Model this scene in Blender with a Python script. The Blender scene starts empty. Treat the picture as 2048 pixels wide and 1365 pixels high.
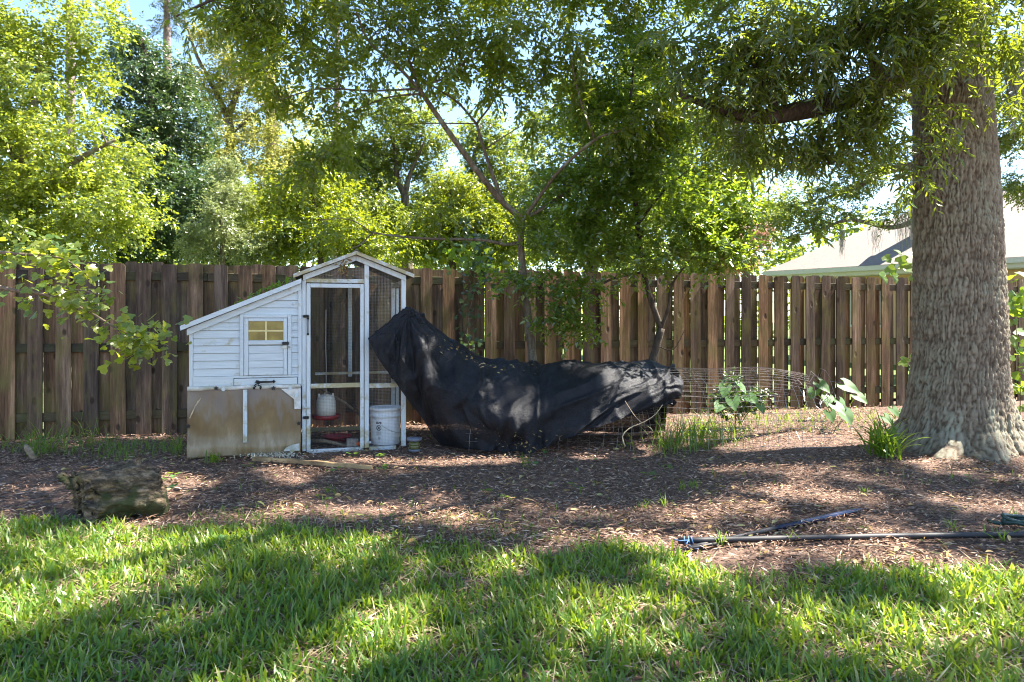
import bpy, bmesh, math, random
import numpy as np
from mathutils import Vector, Matrix, noise as mnoise

R = math.radians
scene = bpy.context.scene
COL = scene.collection

# ------------------------------------------------------------------ camera, sky, sun, exposure
CAMH, FPX, HOR = 1.2, 1365.3, 640.0
cam_data = bpy.data.cameras.new('camera')
cam = bpy.data.objects.new('camera', cam_data); COL.objects.link(cam)
cam.location = (0, 0, CAMH); cam.rotation_euler = (R(90), 0, 0)
cam_data.lens = 24; cam_data.sensor_width = 36; cam_data.shift_y = -(682.5 - HOR) / 2048
cam_data.clip_start = .05; cam_data.clip_end = 600
scene.camera = cam

SUN_AZ, SUN_EL = 76.0, 56.0          # degrees to the right of the view direction, above the horizon
world = bpy.data.worlds.new('World'); scene.world = world; world.use_nodes = True
wn = world.node_tree.nodes; wl = world.node_tree.links
bg = wn['Background']; sky = wn.new('ShaderNodeTexSky'); sky.sky_type = 'NISHITA'
sky.sun_disc = False; sky.sun_elevation = R(SUN_EL); sky.sun_rotation = R(SUN_AZ)
sky.air_density = 1.0; sky.dust_density = .0; sky.ozone_density = 2.0
wl.new(sky.outputs[0], bg.inputs[0]); bg.inputs[1].default_value = .078
sun_data = bpy.data.lights.new('sun', 'SUN'); sun = bpy.data.objects.new('sun', sun_data); COL.objects.link(sun)
sun_data.energy = 4.8; sun_data.angle = R(.55); sun_data.color = (1, .945, .85)
sdir = Vector((math.sin(R(SUN_AZ)) * math.cos(R(SUN_EL)), math.cos(R(SUN_AZ)) * math.cos(R(SUN_EL)), math.sin(R(SUN_EL))))
sun.rotation_euler = sdir.to_track_quat('Z', 'Y').to_euler()
scene.view_settings.view_transform = 'Standard'; scene.view_settings.look = 'None'
scene.view_settings.exposure = 2.5; scene.view_settings.gamma = 1
scene.cycles.max_bounces = 8; scene.cycles.diffuse_bounces = 5; scene.cycles.transmission_bounces = 5
scene.cycles.sample_clamp_indirect = 6; scene.cycles.filter_width = 1.1

# ------------------------------------------------------------------ helpers
def P(px, py, Y):
    return np.array(((px - 1024) / FPX * Y, Y, CAMH - (py - HOR) / FPX * Y))
def G(px, py):                                     # point on the ground seen at a pixel
    Y = CAMH * FPX / (py - HOR)
    return np.array(((px - 1024) / FPX * Y, Y, 0.0))
def norm(a):
    return a / np.maximum(np.linalg.norm(a, axis=-1, keepdims=True), 1e-9)

def link(o, parent=None):
    COL.objects.link(o)
    if parent: o.parent = parent
    return o
def tag(o, label=None, cat=None, group=None, kind=None):
    for k, v in (('label', label), ('category', cat), ('group', group), ('kind', kind)):
        if v: o[k] = v
    return o
def empty(name, loc=(0, 0, 0), rz=0, label=None, cat=None, group=None):
    o = bpy.data.objects.new(name, None); o.location = loc; o.rotation_euler = (0, 0, rz)
    o.empty_display_size = .1
    COL.objects.link(o); return tag(o, label, cat, group)

def np_mesh(name, V, F, mat=None, smooth=False):
    """V [n,3]; F: array [m,k] or list of index lists"""
    me = bpy.data.meshes.new(name)
    V = np.asarray(V, dtype=np.float32)
    if isinstance(F, np.ndarray):
        m, k = F.shape
        me.vertices.add(len(V)); me.vertices.foreach_set('co', V.ravel())
        me.loops.add(m * k); me.loops.foreach_set('vertex_index', F.ravel().astype(np.int32))
        me.polygons.add(m); me.polygons.foreach_set('loop_start', np.arange(0, m * k, k, dtype=np.int32))
        me.update(calc_edges=True)
    else:
        me.from_pydata([tuple(map(float, v)) for v in V], [], F); me.update()
    if smooth: me.polygons.foreach_set('use_smooth', np.ones(len(me.polygons), dtype=bool))
    if mat: me.materials.append(mat)
    return me
def obj(name, V, F, mat, parent=None, smooth=False):
    return link(bpy.data.objects.new(name, np_mesh(name, V, F, mat, smooth)), parent)

class MB:
    """collects shapes for ONE mesh object"""
    def __init__(s): s.V, s.F = [], []
    def add(s, V, F):
        b = len(s.V); s.V += [tuple(v) for v in V]; s.F += [[i + b for i in f] for f in F]; return s
    def box(s, x0, x1, y0, y1, z0, z1):
        return s.add([(x0,y0,z0),(x1,y0,z0),(x1,y1,z0),(x0,y1,z0),(x0,y0,z1),(x1,y0,z1),(x1,y1,z1),(x0,y1,z1)],
              [(0,3,2,1),(4,5,6,7),(0,1,5,4),(1,2,6,5),(2,3,7,6),(3,0,4,7)])
    def prism(s, poly, y0, y1):                      # polygon in x,z pushed from y0 to y1
        n = len(poly)
        V = [(p[0], y0, p[1]) for p in poly] + [(p[0], y1, p[1]) for p in poly]
        F = [tuple(range(n)), tuple(range(2*n-1, n-1, -1))] + [(i, i+n, (i+1)%n+n, (i+1)%n) for i in range(n)]
        return s.add(V, F)
    def bar(s, a, b, w, t):                          # beam of section w (x/z plane) x t (y) between a and b (x,z,y)
        a = Vector(a); b = Vector(b); d = (b - a).normalized()
        up = Vector((0,1,0)) if abs(d.y) < .9 else Vector((1,0,0))
        n1 = d.cross(up).normalized() * w / 2; n2 = d.cross(n1).normalized() * t / 2
        V = [a-n1-n2, a+n1-n2, a+n1+n2, a-n1+n2, b-n1-n2, b+n1-n2, b+n1+n2, b-n1+n2]
        return s.add(V, [(0,3,2,1),(4,5,6,7),(0,1,5,4),(1,2,6,5),(2,3,7,6),(3,0,4,7)])
    def tube(s, pts, rads, n=8, cap=True, wob=0, seed=0):
        pts = [Vector(p) for p in pts]
        if not hasattr(rads, '__len__'): rads = [rads] * len(pts)
        rnd = random.Random(seed); base = len(s.V)
        d0 = (pts[1] - pts[0]).normalized()
        nx = d0.orthogonal().normalized()
        for i, p in enumerate(pts):
            d = (pts[min(i+1, len(pts)-1)] - pts[max(i-1, 0)]).normalized()
            nx = (nx - d * nx.dot(d)).normalized(); ny = d.cross(nx)
            for k in range(n):
                a = 2*math.pi*k/n; r = rads[i] * (1 + (rnd.uniform(-wob, wob) if wob else 0))
                s.V.append(tuple(p + nx*math.cos(a)*r + ny*math.sin(a)*r))
        for i in range(len(pts)-1):
            for k in range(n):
                a = base+i*n+k; b = base+i*n+(k+1)%n
                s.F.append([a, b, b+n, a+n])
        if cap:
            s.F.append([base+k for k in range(n-1, -1, -1)]); e = base+(len(pts)-1)*n
            s.F.append([e+k for k in range(n)])
        return s
    def lathe(s, prof, n=24, c=(0,0,0)):             # profile (r,z)
        base = len(s.V)
        for r, z in prof:
            for k in range(n):
                a = 2*math.pi*k/n; s.V.append((c[0]+r*math.cos(a), c[1]+r*math.sin(a), c[2]+z))
        for i in range(len(prof)-1):
            for k in range(n):
                a = base+i*n+k; b = base+i*n+(k+1)%n
                s.F.append([a, b, b+n, a+n])
        s.F.append([base+k for k in range(n-1, -1, -1)]); e = base+(len(prof)-1)*n
        s.F.append([e+k for k in range(n)])
        return s
    def sphere(s, c, r, n=8, m=6, sc=(1,1,1)):
        return s.lathe([(r*sc[0]*max(math.sin(math.pi*i/m), .02), -r*sc[2]*math.cos(math.pi*i/m)) for i in range(m+1)], n, c)
    def build(s, name, mat, parent=None, smooth=False, bevel=0):
        o = obj(name, np.array(s.V), s.F, mat, parent, smooth)
        if bevel:
            md = o.modifiers.new('bevel', 'BEVEL'); md.width = bevel; md.segments = 1; md.limit_method = 'ANGLE'
        return o

def curve_pts(ctrl, n):
    """Catmull-Rom through control points"""
    c = np.asarray(ctrl, float); m = len(c); out = []
    c = np.vstack([2*c[0]-c[1], c, 2*c[-1]-c[-2]])
    for t in np.linspace(0, m-1-1e-6, n):
        i = int(t); f = t - i; p0, p1, p2, p3 = c[i:i+4]
        out.append(.5*((2*p1)+(-p0+p2)*f+(2*p0-5*p1+4*p2-p3)*f*f+(-p0+3*p1-3*p2+p3)*f**3))
    return np.array(out)

# ---- noise on numpy arrays
def hash2(i, j, seed=0):
    h = np.sin(i*127.1 + j*311.7 + seed*74.7) * 43758.5453
    return h - np.floor(h)
def vnoise(x, y, seed=0):
    i = np.floor(x); j = np.floor(y); fx = x-i; fy = y-j
    fx = fx*fx*(3-2*fx); fy = fy*fy*(3-2*fy)
    a = hash2(i,j,seed); b = hash2(i+1,j,seed); c = hash2(i,j+1,seed); d = hash2(i+1,j+1,seed)
    return a+(b-a)*fx+(c-a)*fy+(a-b-c+d)*fx*fy
def fbm(x, y, o=4, seed=0):
    s = 0; a = .5
    for k in range(o):
        s = s + a*vnoise(x*2**k, y*2**k, seed+k*13); a *= .5
    return s
def worley(x, y, seed=0, perx=None):
    i = np.floor(x); j = np.floor(y); f1 = np.full(x.shape, 9.); f2 = np.full(x.shape, 9.); cid = np.zeros(x.shape)
    for di in (-1,0,1):
        for dj in (-1,0,1):
            ci = i+di; cj = j+dj; hi = np.mod(ci, perx) if perx else ci
            px = ci+.15+.7*hash2(hi,cj,seed); py = cj+.1+.8*hash2(hi,cj,seed+5)
            d = np.hypot(px-x, py-y); near = d < f1
            f2 = np.where(near, f1, np.minimum(f2, d)); cid = np.where(near, hash2(hi,cj,seed+9), cid); f1 = np.where(near, d, f1)
    return f1, f2, cid

# ------------------------------------------------------------------ materials
def newmat(name):
    m = bpy.data.materials.new(name); m.use_nodes = True
    nt = m.node_tree; return m, nt.nodes, nt.links, nt.nodes['Principled BSDF']
def ramp(n, stops, interp='LINEAR'):
    r = n.new('ShaderNodeValToRGB'); e = r.color_ramp.elements; r.color_ramp.interpolation = interp
    while len(e) < len(stops): e.new(.5)
    for k, (p, c) in enumerate(stops): e[k].position = p; e[k].color = (*c, 1) if len(c) == 3 else c
    return r
def mixc(n, l, a, b, f, mode='MIX'):
    m = n.new('ShaderNodeMix'); m.data_type = 'RGBA'; m.blend_type = mode
    for s, v in ((6, a), (7, b)):
        if isinstance(v, tuple): m.inputs[s].default_value = (*v, 1)
        else: l.new(v, m.inputs[s])
    if isinstance(f, (int, float)): m.inputs[0].default_value = f
    else: l.new(f, m.inputs[0])
    return m.outputs[2]
def noise_tex(n, l, scale, detail=4, vec=None, rough=.55):
    t = n.new('ShaderNodeTexNoise'); t.inputs['Scale'].default_value = scale; t.inputs['Detail'].default_value = detail
    t.inputs['Roughness'].default_value = rough
    if vec is not None: l.new(vec, t.inputs['Vector'])
    return t
def mapping(n, l, scale=(1,1,1), src='Object', rand=False):
    tc = n.new('ShaderNodeTexCoord'); mp = n.new('ShaderNodeMapping'); mp.inputs['Scale'].default_value = scale
    l.new(tc.outputs[src], mp.inputs['Vector'])
    if rand:
        oi = n.new('ShaderNodeObjectInfo'); mu = n.new('ShaderNodeVectorMath'); mu.operation = 'SCALE'
        mu.inputs[0].default_value = (37, 53, 71); l.new(oi.outputs['Random'], mu.inputs['Scale']); l.new(mu.outputs[0], mp.inputs['Location'])
    return mp.outputs[0]
def bump(n, l, b, h, strength=.4, dist=.01):
    bp = n.new('ShaderNodeBump'); bp.inputs['Strength'].default_value = strength; bp.inputs['Distance'].default_value = dist
    l.new(h, bp.inputs['Height']); l.new(bp.outputs[0], b.inputs['Normal'])
def maprange(n, l, v, a, b, c=0, d=1):
    m = n.new('ShaderNodeMapRange'); l.new(v, m.inputs[0])
    for i, x in enumerate((a, b, c, d)): m.inputs[i+1].default_value = x
    return m.outputs[0]
def math_node(n, l, op, a, b):
    m = n.new('ShaderNodeMath'); m.operation = op
    for i, x in enumerate((a, b)):
        if isinstance(x, (int, float)): m.inputs[i].default_value = x
        else: l.new(x, m.inputs[i])
    return m.outputs[0]

def leaf_mat(name, stops, trans, tf=.45, rough=.38, spec=.5, patch=None, pscale=1.6, perobj=False):
    m, n, l, b = newmat(name)
    g = n.new('ShaderNodeObjectInfo' if perobj else 'ShaderNodeNewGeometry'); r = ramp(n, stops); l.new(g.outputs['Random' if perobj else 'Random Per Island'], r.inputs[0])
    col = r.outputs[0]
    if patch:
        pt = noise_tex(n, l, pscale, 4, mapping(n, l), .6); col = mixc(n, l, col, patch, maprange(n, l, pt.outputs[0], .45, .7, 0, .55))
    l.new(col, b.inputs['Base Color']); b.inputs['Roughness'].default_value = rough
    b.inputs['Specular IOR Level'].default_value = spec
    t = n.new('ShaderNodeBsdfTranslucent'); l.new(mixc(n, l, col, trans, .75), t.inputs[0])
    mx = n.new('ShaderNodeMixShader'); mx.inputs[0].default_value = tf
    l.new(b.outputs[0], mx.inputs[1]); l.new(t.outputs[0], mx.inputs[2]); l.new(mx.outputs[0], n['Material Output'].inputs[0])
    return m
def plain(name, c, rough=.6, metal=0, var=.15, scale=30, dirt=None, dirt_amt=.5, bmp=.1, spec=.5):
    m, n, l, b = newmat(name); v = mapping(n, l)
    t = noise_tex(n, l, scale, 5, v)
    lo = tuple(x*(1-var) for x in c); hi = tuple(min(1, x*(1+var)) for x in c)
    r = ramp(n, [(.3, lo), (.7, hi)]); l.new(t.outputs[0], r.inputs[0]); out = r.outputs[0]
    if dirt:
        t2 = noise_tex(n, l, scale*.2, 6, v, .65); f = maprange(n, l, t2.outputs[0], .48, .68, 0, dirt_amt)
        out = mixc(n, l, out, dirt, f)
    l.new(out, b.inputs['Base Color']); b.inputs['Roughness'].default_value = rough; b.inputs['Metallic'].default_value = metal
    b.inputs['Specular IOR Level'].default_value = spec
    if bmp: bump(n, l, b, t.outputs[0], bmp, .004)
    return m

M = {}
def mk_fence_wood(name, cols, moss, along=(1,1,.06)):
    m, n, l, b = newmat(name)
    v = mapping(n, l, along, rand=True)
    g1 = noise_tex(n, l, 34, 7, v, .72); g2 = noise_tex(n, l, 9, 4, v)
    v2 = mapping(n, l, (1,1,.5), rand=True); g3 = noise_tex(n, l, 5, 5, v2, .6)
    r = ramp(n, [(.33, cols[0]), (.5, cols[1]), (.68, cols[2])])
    s = math_node(n, l, 'MULTIPLY_ADD', g1.outputs[0], .55)
    l.new(math_node(n, l, 'MULTIPLY', g2.outputs[0], .45), s.node.inputs[2]); l.new(s, r.inputs[0])
    oi = n.new('ShaderNodeObjectInfo')
    hv = n.new('ShaderNodeHueSaturation'); l.new(r.outputs[0], hv.inputs['Color'])
    l.new(maprange(n, l, oi.outputs['Random'], 0, 1, .62, 1.32), hv.inputs['Value'])
    l.new(maprange(n, l, oi.outputs['Random'], 0, 1, .75, 1.15), hv.inputs['Saturation'])
    # knots
    vk = mapping(n, l, (1,1,.55), rand=True); vo = n.new('ShaderNodeTexVoronoi'); vo.voronoi_dimensions = '2D'; vo.inputs['Scale'].default_value = 3.6
    sk = n.new('ShaderNodeSeparateXYZ'); ck = n.new('ShaderNodeCombineXYZ'); l.new(vk, sk.inputs[0]); l.new(sk.outputs[0], ck.inputs[0]); l.new(sk.outputs[2], ck.inputs[1]); l.new(ck.outputs[0], vo.inputs['Vector'])
    wv = math_node(n, l, 'ADD', vo.outputs['Distance'], math_node(n, l, 'MULTIPLY', g3.outputs[0], .03))
    kf = maprange(n, l, wv, .06, .11, .9, 0)
    out = mixc(n, l, hv.outputs[0], (.035,.022,.015), kf)
    # moss and dark mould blotches, stronger on some boards
    tc = n.new('ShaderNodeTexCoord'); sp = n.new('ShaderNodeSeparateXYZ'); l.new(tc.outputs['Object'], sp.inputs[0])
    mf = maprange(n, l, g3.outputs[0], .46, .66, 0, .75)
    out = mixc(n, l, out, moss, mf)
    dk = noise_tex(n, l, 3.6, 6, v2, .7); df = maprange(n, l, dk.outputs[0], .46, .66, 0, .9)
    topf = maprange(n, l, sp.outputs[2], 1.2, 1.82, .4, 1); low = maprange(n, l, sp.outputs[2], .55, .05, 0, .8)
    df = math_node(n, l, 'MULTIPLY', df, math_node(n, l, 'MAXIMUM', topf, low))
    out = mixc(n, l, out, (.06,.04,.026), df)
    l.new(out, b.inputs['Base Color']); b.inputs['Roughness'].default_value = .88; b.inputs['Specular IOR Level'].default_value = .25
    h = math_node(n, l, 'SUBTRACT', g1.outputs[0], kf); bump(n, l, b, h, .8, .008)
    return m
M['fence'] = mk_fence_wood('weathered_fence_wood', [(.026,.014,.008),(.155,.092,.056),(.42,.275,.175)], (.15,.125,.04))
M['rail'] = mk_fence_wood('mossy_rail_wood', [(.03,.024,.016),(.07,.056,.034),(.12,.1,.06)], (.06,.07,.02), (.06,1,1))
M['plank'] = mk_fence_wood('tan_plank_wood', [(.26,.17,.09),(.38,.26,.15),(.5,.36,.22)], (.3,.2,.1), (.06,1,1))

def mk_white_wood(name, dirt_lo, along):
    m, n, l, b = newmat(name); v = mapping(n, l, along, rand=True)
    g = noise_tex(n, l, 60, 5, v, .6)
    r = ramp(n, [(.3, (.50,.54,.57)), (.7, (.62,.66,.68))]); l.new(g.outputs[0], r.inputs[0])
    tc = n.new('ShaderNodeTexCoord'); gp = n.new('ShaderNodeNewGeometry'); sp = n.new('ShaderNodeSeparateXYZ'); l.new(gp.outputs['Position'], sp.inputs[0])
    vb = mapping(n, l, (1,1,1), rand=True); t = noise_tex(n, l, 7, 6, vb, .7)
    hz = maprange(n, l, sp.outputs[2], .0, .75, .16, 0)
    f = maprange(n, l, math_node(n, l, 'ADD', t.outputs[0], hz), dirt_lo, dirt_lo+.16, 0, .85)
    out = mixc(n, l, r.outputs[0], (.34,.26,.09), f)
    t2 = noise_tex(n, l, 26, 4, vb, .7); f2 = maprange(n, l, t2.outputs[0], .66, .74, 0, .6)
    out = mixc(n, l, out, (.3,.27,.22), f2)
    l.new(out, b.inputs['Base Color']); b.inputs['Roughness'].default_value = .62
    bump(n, l, b, g.outputs[0], .22, .003)
    return m
M['white'] = mk_white_wood('white_painted_wood', .585, (1,1,.08))
M['white_h'] = mk_white_wood('white_painted_board', .60, (.08,1,1))
M['white_dirty'] = mk_white_wood('lichen_stained_white_wood', .40, (.2,1,1))
M['roofing'] = plain('coop_roofing', (.10,.095,.085), .9, var=.35, scale=60, dirt=(.12,.13,.04), bmp=.5)
M['black_metal'] = plain('black_iron', (.018,.018,.02), .45, .3, bmp=.1)
M['steel'] = plain('dull_steel', (.5,.5,.48), .45, .8, bmp=.05)
M['galv'] = plain('galvanised_wire', (.42,.40,.39), .42, .7, var=.25, scale=40, dirt=(.14,.075,.04), dirt_amt=.8, bmp=0)
M['dark_wire'] = plain('dark_hardware_cloth', (.10,.10,.10), .5, .5, var=.2, bmp=0)
M['red'] = plain('red_plastic', (.33,.012,.02), .4, var=.12, dirt=(.12,.05,.03), dirt_amt=.45, bmp=.02)
M['jug'] = plain('cloudy_white_plastic', (.72,.68,.6), .45, var=.06, dirt=(.45,.36,.25), bmp=.02)
M['bucket'] = plain('white_bucket_plastic', (.8,.81,.83), .35, var=.03, scale=8, dirt=(.55,.55,.52), dirt_amt=.35, bmp=.02)
M['print'] = plain('grey_label_ink', (.07,.075,.08), .6, bmp=0)
M['print_light'] = plain('pale_label_ink', (.45,.46,.47), .6, bmp=0)
M['orange'] = plain('orange_plastic', (.75,.13,.02), .4, bmp=.02)
M['twig'] = plain('grey_brown_twig', (.16,.115,.08), .9, var=.4, scale=60, bmp=.6)
M['dead_wood'] = plain('dead_branch_wood', (.22,.16,.105), .9, var=.45, scale=40, bmp=.6)
M['pale_twig'] = plain('pale_dry_twig', (.5,.38,.24), .85, var=.3, bmp=.3)
M['pole'] = plain('weathered_black_pole', (.012,.011,.014), .6, var=.3, scale=14, dirt=(.09,.065,.05), dirt_amt=.35, bmp=.1)
M['pole_blue'] = plain('blue_black_pole', (.012,.016,.045), .22, var=.3, scale=9, dirt=(.07,.055,.05), dirt_amt=.4, bmp=.04)
M['blue_cord'] = plain('blue_cord', (.04,.11,.25), .6, bmp=.2)
M['hose'] = plain('dark_green_hose', (.018,.045,.035), .4, bmp=.05)
M['lantern_cap'] = plain('lantern_grey_plastic', (.12,.13,.17), .3, bmp=.05)
M['lantern_glass'] = plain('lantern_green_glass', (.11,.11,.04), .2, var=.3, bmp=.05)
M['stone'] = plain('grey_brick', (.3,.25,.21), .9, var=.35, bmp=.5)
M['rope'] = plain('pale_chain', (.4,.35,.28), .8, bmp=.2)
M['white_bit'] = plain('pale_pellets', (.62,.55,.42), .8, var=.3, bmp=.2)

def mk_amber():
    m, n, l, b = newmat('amber_window_plastic'); v = mapping(n, l)
    t = noise_tex(n, l, 6, 3, v); r = ramp(n, [(.35, (.16,.11,.018)), (.7, (.36,.27,.05))]); l.new(t.outputs[0], r.inputs[0])
    l.new(r.outputs[0], b.inputs['Base Color']); b.inputs['Roughness'].default_value = .18
    return m
M['amber'] = mk_amber()
M['amber_wood'] = plain('yellowed_wood', (.72,.58,.26), .6, var=.1)
def mk_tarp():
    m, n, l, b = newmat('stained_clear_tarp'); v = mapping(n, l, (1,1,.35)); v1 = mapping(n, l)
    t = noise_tex(n, l, 5, 6, v, .62); t2 = noise_tex(n, l, 18, 5, v, .6)
    sp = n.new('ShaderNodeSeparateXYZ'); l.new(v1, sp.inputs[0])
    hz = maprange(n, l, sp.outputs[2], 0, .62, .24, -.16)
    s = math_node(n, l, 'ADD', math_node(n, l, 'ADD', math_node(n, l, 'MULTIPLY', t.outputs[0], .6), math_node(n, l, 'MULTIPLY', t2.outputs[0], .4)), hz)
    r = ramp(n, [(.3, (.19,.155,.145)), (.43, (.21,.16,.125)), (.54, (.18,.115,.055)), (.66, (.23,.15,.07)), (.82, (.36,.27,.17))]); l.new(s, r.inputs[0])
    l.new(r.outputs[0], b.inputs['Base Color']); b.inputs['Roughness'].default_value = .33; b.inputs['Specular IOR Level'].default_value = .45
    w = n.new('ShaderNodeTexChecker'); w.inputs['Scale'].default_value = 160; l.new(v1, w.inputs[0])
    bump(n, l, b, t2.outputs[0], .25, .01)
    return m
M['tarp'] = mk_tarp()
M['hem'] = plain('dirty_white_hem', (.66,.63,.6), .6, var=.1, scale=20, dirt=(.25,.24,.13), dirt_amt=.9, bmp=.3)
def mk_cloth():
    m, n, l, b = newmat('black_shade_cloth'); v = mapping(n, l)
    t = noise_tex(n, l, 12, 5, v); r = ramp(n, [(.3, (.006,.006,.008)), (.75, (.017,.017,.022))]); l.new(t.outputs[0], r.inputs[0])
    l.new(r.outputs[0], b.inputs['Base Color']); b.inputs['Roughness'].default_value = .5; b.inputs['Specular IOR Level'].default_value = .26
    vv = mapping(n, l, (60,60,260)); k = noise_tex(n, l, 1, 2, vv); bump(n, l, b, math_node(n, l, 'ADD', k.outputs[0], math_node(n, l, 'MULTIPLY', t.outputs[0], 1.5)), .6, .012)
    tr = n.new('ShaderNodeBsdfTransparent'); mx = n.new('ShaderNodeMixShader')
    l.new(maprange(n, l, k.outputs[0], .52, .8, 0.01, .3), mx.inputs[0]); l.new(b.outputs[0], mx.inputs[1]); l.new(tr.outputs[0], mx.inputs[2])
    l.new(mx.outputs[0], n['Material Output'].inputs[0])
    return m
M['cloth'] = mk_cloth()

def mk_bark(name, c0, c1, c2, scale=(3,3,.8), lichen=None, bs=.8):
    m, n, l, b = newmat(name); v = mapping(n, l, scale)
    t = noise_tex(n, l, 9, 7, v, .65); r = ramp(n, [(.3, c0), (.5, c1), (.72, c2)]); l.new(t.outputs[0], r.inputs[0]); out = r.outputs[0]
    if lichen:
        v2 = mapping(n, l); t2 = noise_tex(n, l, 7, 6, v2, .7); out = mixc(n, l, out, lichen, maprange(n, l, t2.outputs[0], .53, .63, 0, .75))
    l.new(out, b.inputs['Base Color']); b.inputs['Roughness'].default_value = .92; b.inputs['Specular IOR Level'].default_value = .2
    bump(n, l, b, t.outputs[0], bs, .03)
    return m
M['bark'] = mk_bark('brown_bark', (.06,.045,.032), (.13,.1,.07), (.22,.18,.13), lichen=(.24,.25,.2), bs=.5)
M['bark_dark'] = mk_bark('dark_bark', (.03,.024,.02), (.07,.055,.042), (.13,.1,.08))
M['bark_pine'] = mk_bark('pine_bark', (.09,.065,.06), (.2,.15,.135), (.32,.26,.24), (5,5,1.5))
def mk_oak():
    m, n, l, b = newmat('oak_bark'); at = n.new('ShaderNodeAttribute'); at.attribute_name = 'ridge'
    ac = n.new('ShaderNodeAttribute'); ac.attribute_name = 'plate'
    v = mapping(n, l); t = noise_tex(n, l, 30, 6, v, .7); t2 = noise_tex(n, l, 2.3, 5, v, .6); t3 = noise_tex(n, l, 14, 5, v, .7)
    r = ramp(n, [(.0, (.030,.020,.014)), (.38, (.10,.074,.052)), (.7, (.205,.165,.12)), (1, (.31,.265,.20))])  # brown crack colour plus crack shade, both painted by ridge height
    s = math_node(n, l, 'ADD', math_node(n, l, 'MULTIPLY', at.outputs['Fac'], .75), math_node(n, l, 'MULTIPLY', t.outputs[0], .3)); l.new(s, r.inputs[0])
    # lichen sits on the plates, thickest on the root flare
    gp = n.new('ShaderNodeNewGeometry'); sp = n.new('ShaderNodeSeparateXYZ'); l.new(gp.outputs['Position'], sp.inputs[0])
    lowz = maprange(n, l, sp.outputs[2], .1, .5, .08, -.06)
    lf = maprange(n, l, math_node(n, l, 'ADD', math_node(n, l, 'ADD', t2.outputs[0], lowz), math_node(n, l, 'MULTIPLY', ac.outputs['Fac'], .16)), .5, .72, 0, .6)
    lf = math_node(n, l, 'MULTIPLY', lf, maprange(n, l, at.outputs['Fac'], .3, .7, 0, 1))
    lf = math_node(n, l, 'MULTIPLY', lf, maprange(n, l, t3.outputs[0], .38, .55, .3, 1))
    out = mixc(n, l, r.outputs[0], (.27,.29,.21), lf)
    l.new(out, b.inputs['Base Color']); b.inputs['Roughness'].default_value = .92; b.inputs['Specular IOR Level'].default_value = .2
    bump(n, l, b, t.outputs[0], .7, .012)
    return m
M['oak'] = mk_oak()
def mk_log():
    m, n, l, b = newmat('rotten_log_wood'); v = mapping(n, l, (.6,1.6,1.6)); v1 = mapping(n, l)
    t = noise_tex(n, l, 15, 7, v, .7); t2 = noise_tex(n, l, 5, 6, v1, .65)
    r = ramp(n, [(.36, (.022,.014,.008)), (.5, (.12,.08,.048)), (.66, (.36,.25,.155))]); l.new(t.outputs[0], r.inputs[0])
    out = mixc(n, l, r.outputs[0], (.03,.045,.008), maprange(n, l, t2.outputs[0], .47, .6, 0, .85))
    l.new(out, b.inputs['Base Color']); b.inputs['Roughness'].default_value = .95; bump(n, l, b, t.outputs[0], .9, .03)
    return m
M['log'] = mk_log()

def mk_ground():
    m, n, l, b = newmat('mulchy_soil'); v = mapping(n, l)
    t = noise_tex(n, l, 28, 7, v, .7); t2 = noise_tex(n, l, 2.1, 5, v)
    r = ramp(n, [(.3, (.06,.035,.025)), (.55, (.15,.09,.062)), (.75, (.28,.185,.135))]); l.new(t.outputs[0], r.inputs[0])
    l.new(r.outputs[0], b.inputs['Base Color']); b.inputs['Roughness'].default_value = .95; bump(n, l, b, t.outputs[0], .8, .03)
    return m
M['soil'] = mk_ground()
def mk_farlawn():
    m, n, l, b = newmat('neighbour_lawn_green'); v = mapping(n, l)
    t = noise_tex(n, l, 9, 7, v, .7); r = ramp(n, [(.3, (.05,.085,.015)), (.7, (.15,.2,.045))]); l.new(t.outputs[0], r.inputs[0])
    l.new(r.outputs[0], b.inputs['Base Color']); b.inputs['Roughness'].default_value = .95; bump(n, l, b, t.outputs[0], 1, .05)
    return m
M['farlawn'] = mk_farlawn()
def island_mat(name, stops, rough=.85, grain=True, spec=.3):
    m, n, l, b = newmat(name); g = n.new('ShaderNodeNewGeometry'); r = ramp(n, stops); l.new(g.outputs['Random Per Island'], r.inputs[0])
    l.new(r.outputs[0], b.inputs['Base Color']); b.inputs['Roughness'].default_value = rough; b.inputs['Specular IOR Level'].default_value = spec
    return m
M['mulch'] = island_mat('mulch_chip_wood', [(0, (.045,.023,.014)), (.35, (.16,.085,.054)), (.7, (.33,.198,.13)), (.94, (.46,.325,.235)), (1, (.66,.5,.37))])
M['straw'] = island_mat('dry_grass_straw', [(0, (.22,.16,.08)), (.5, (.36,.28,.15)), (1, (.52,.43,.26))])
M['litter'] = island_mat('fallen_leaf', [(0, (.13,.075,.03)), (.5, (.32,.2,.07)), (.8, (.42,.33,.16)), (1, (.2,.22,.06))])
M['moss'] = island_mat('spanish_moss_strand', [(0, (.16,.16,.11)), (1, (.32,.31,.22))])
M['grass'] = leaf_mat('lawn_blade', [(0, (.04,.115,.016)), (.45, (.08,.18,.02)), (.80, (.14,.235,.03)), (.92,(.25,.28,.06)), (1, (.42,.36,.16))], (.46,.6,.025), .42, .36, .5, (.19,.23,.035), 1.9)
M['tuft'] = leaf_mat('weed_grass_blade', [(0, (.07,.14,.02)), (1, (.15,.22,.04))], (.36,.5,.04), .45, .4)
M['leaf_mid'] = leaf_mat('leaflet_green', [(0, (.03,.06,.010)), (.6, (.06,.10,.015)), (1, (.12,.15,.02))], (.5,.56,.015), .48, .3, .7)
M['leaf_glossy'] = leaf_mat('glossy_laurel_leaf', [(0, (.035,.075,.015)), (1, (.08,.135,.028))], (.44,.58,.025), .44, .2, 1.0)
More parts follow.
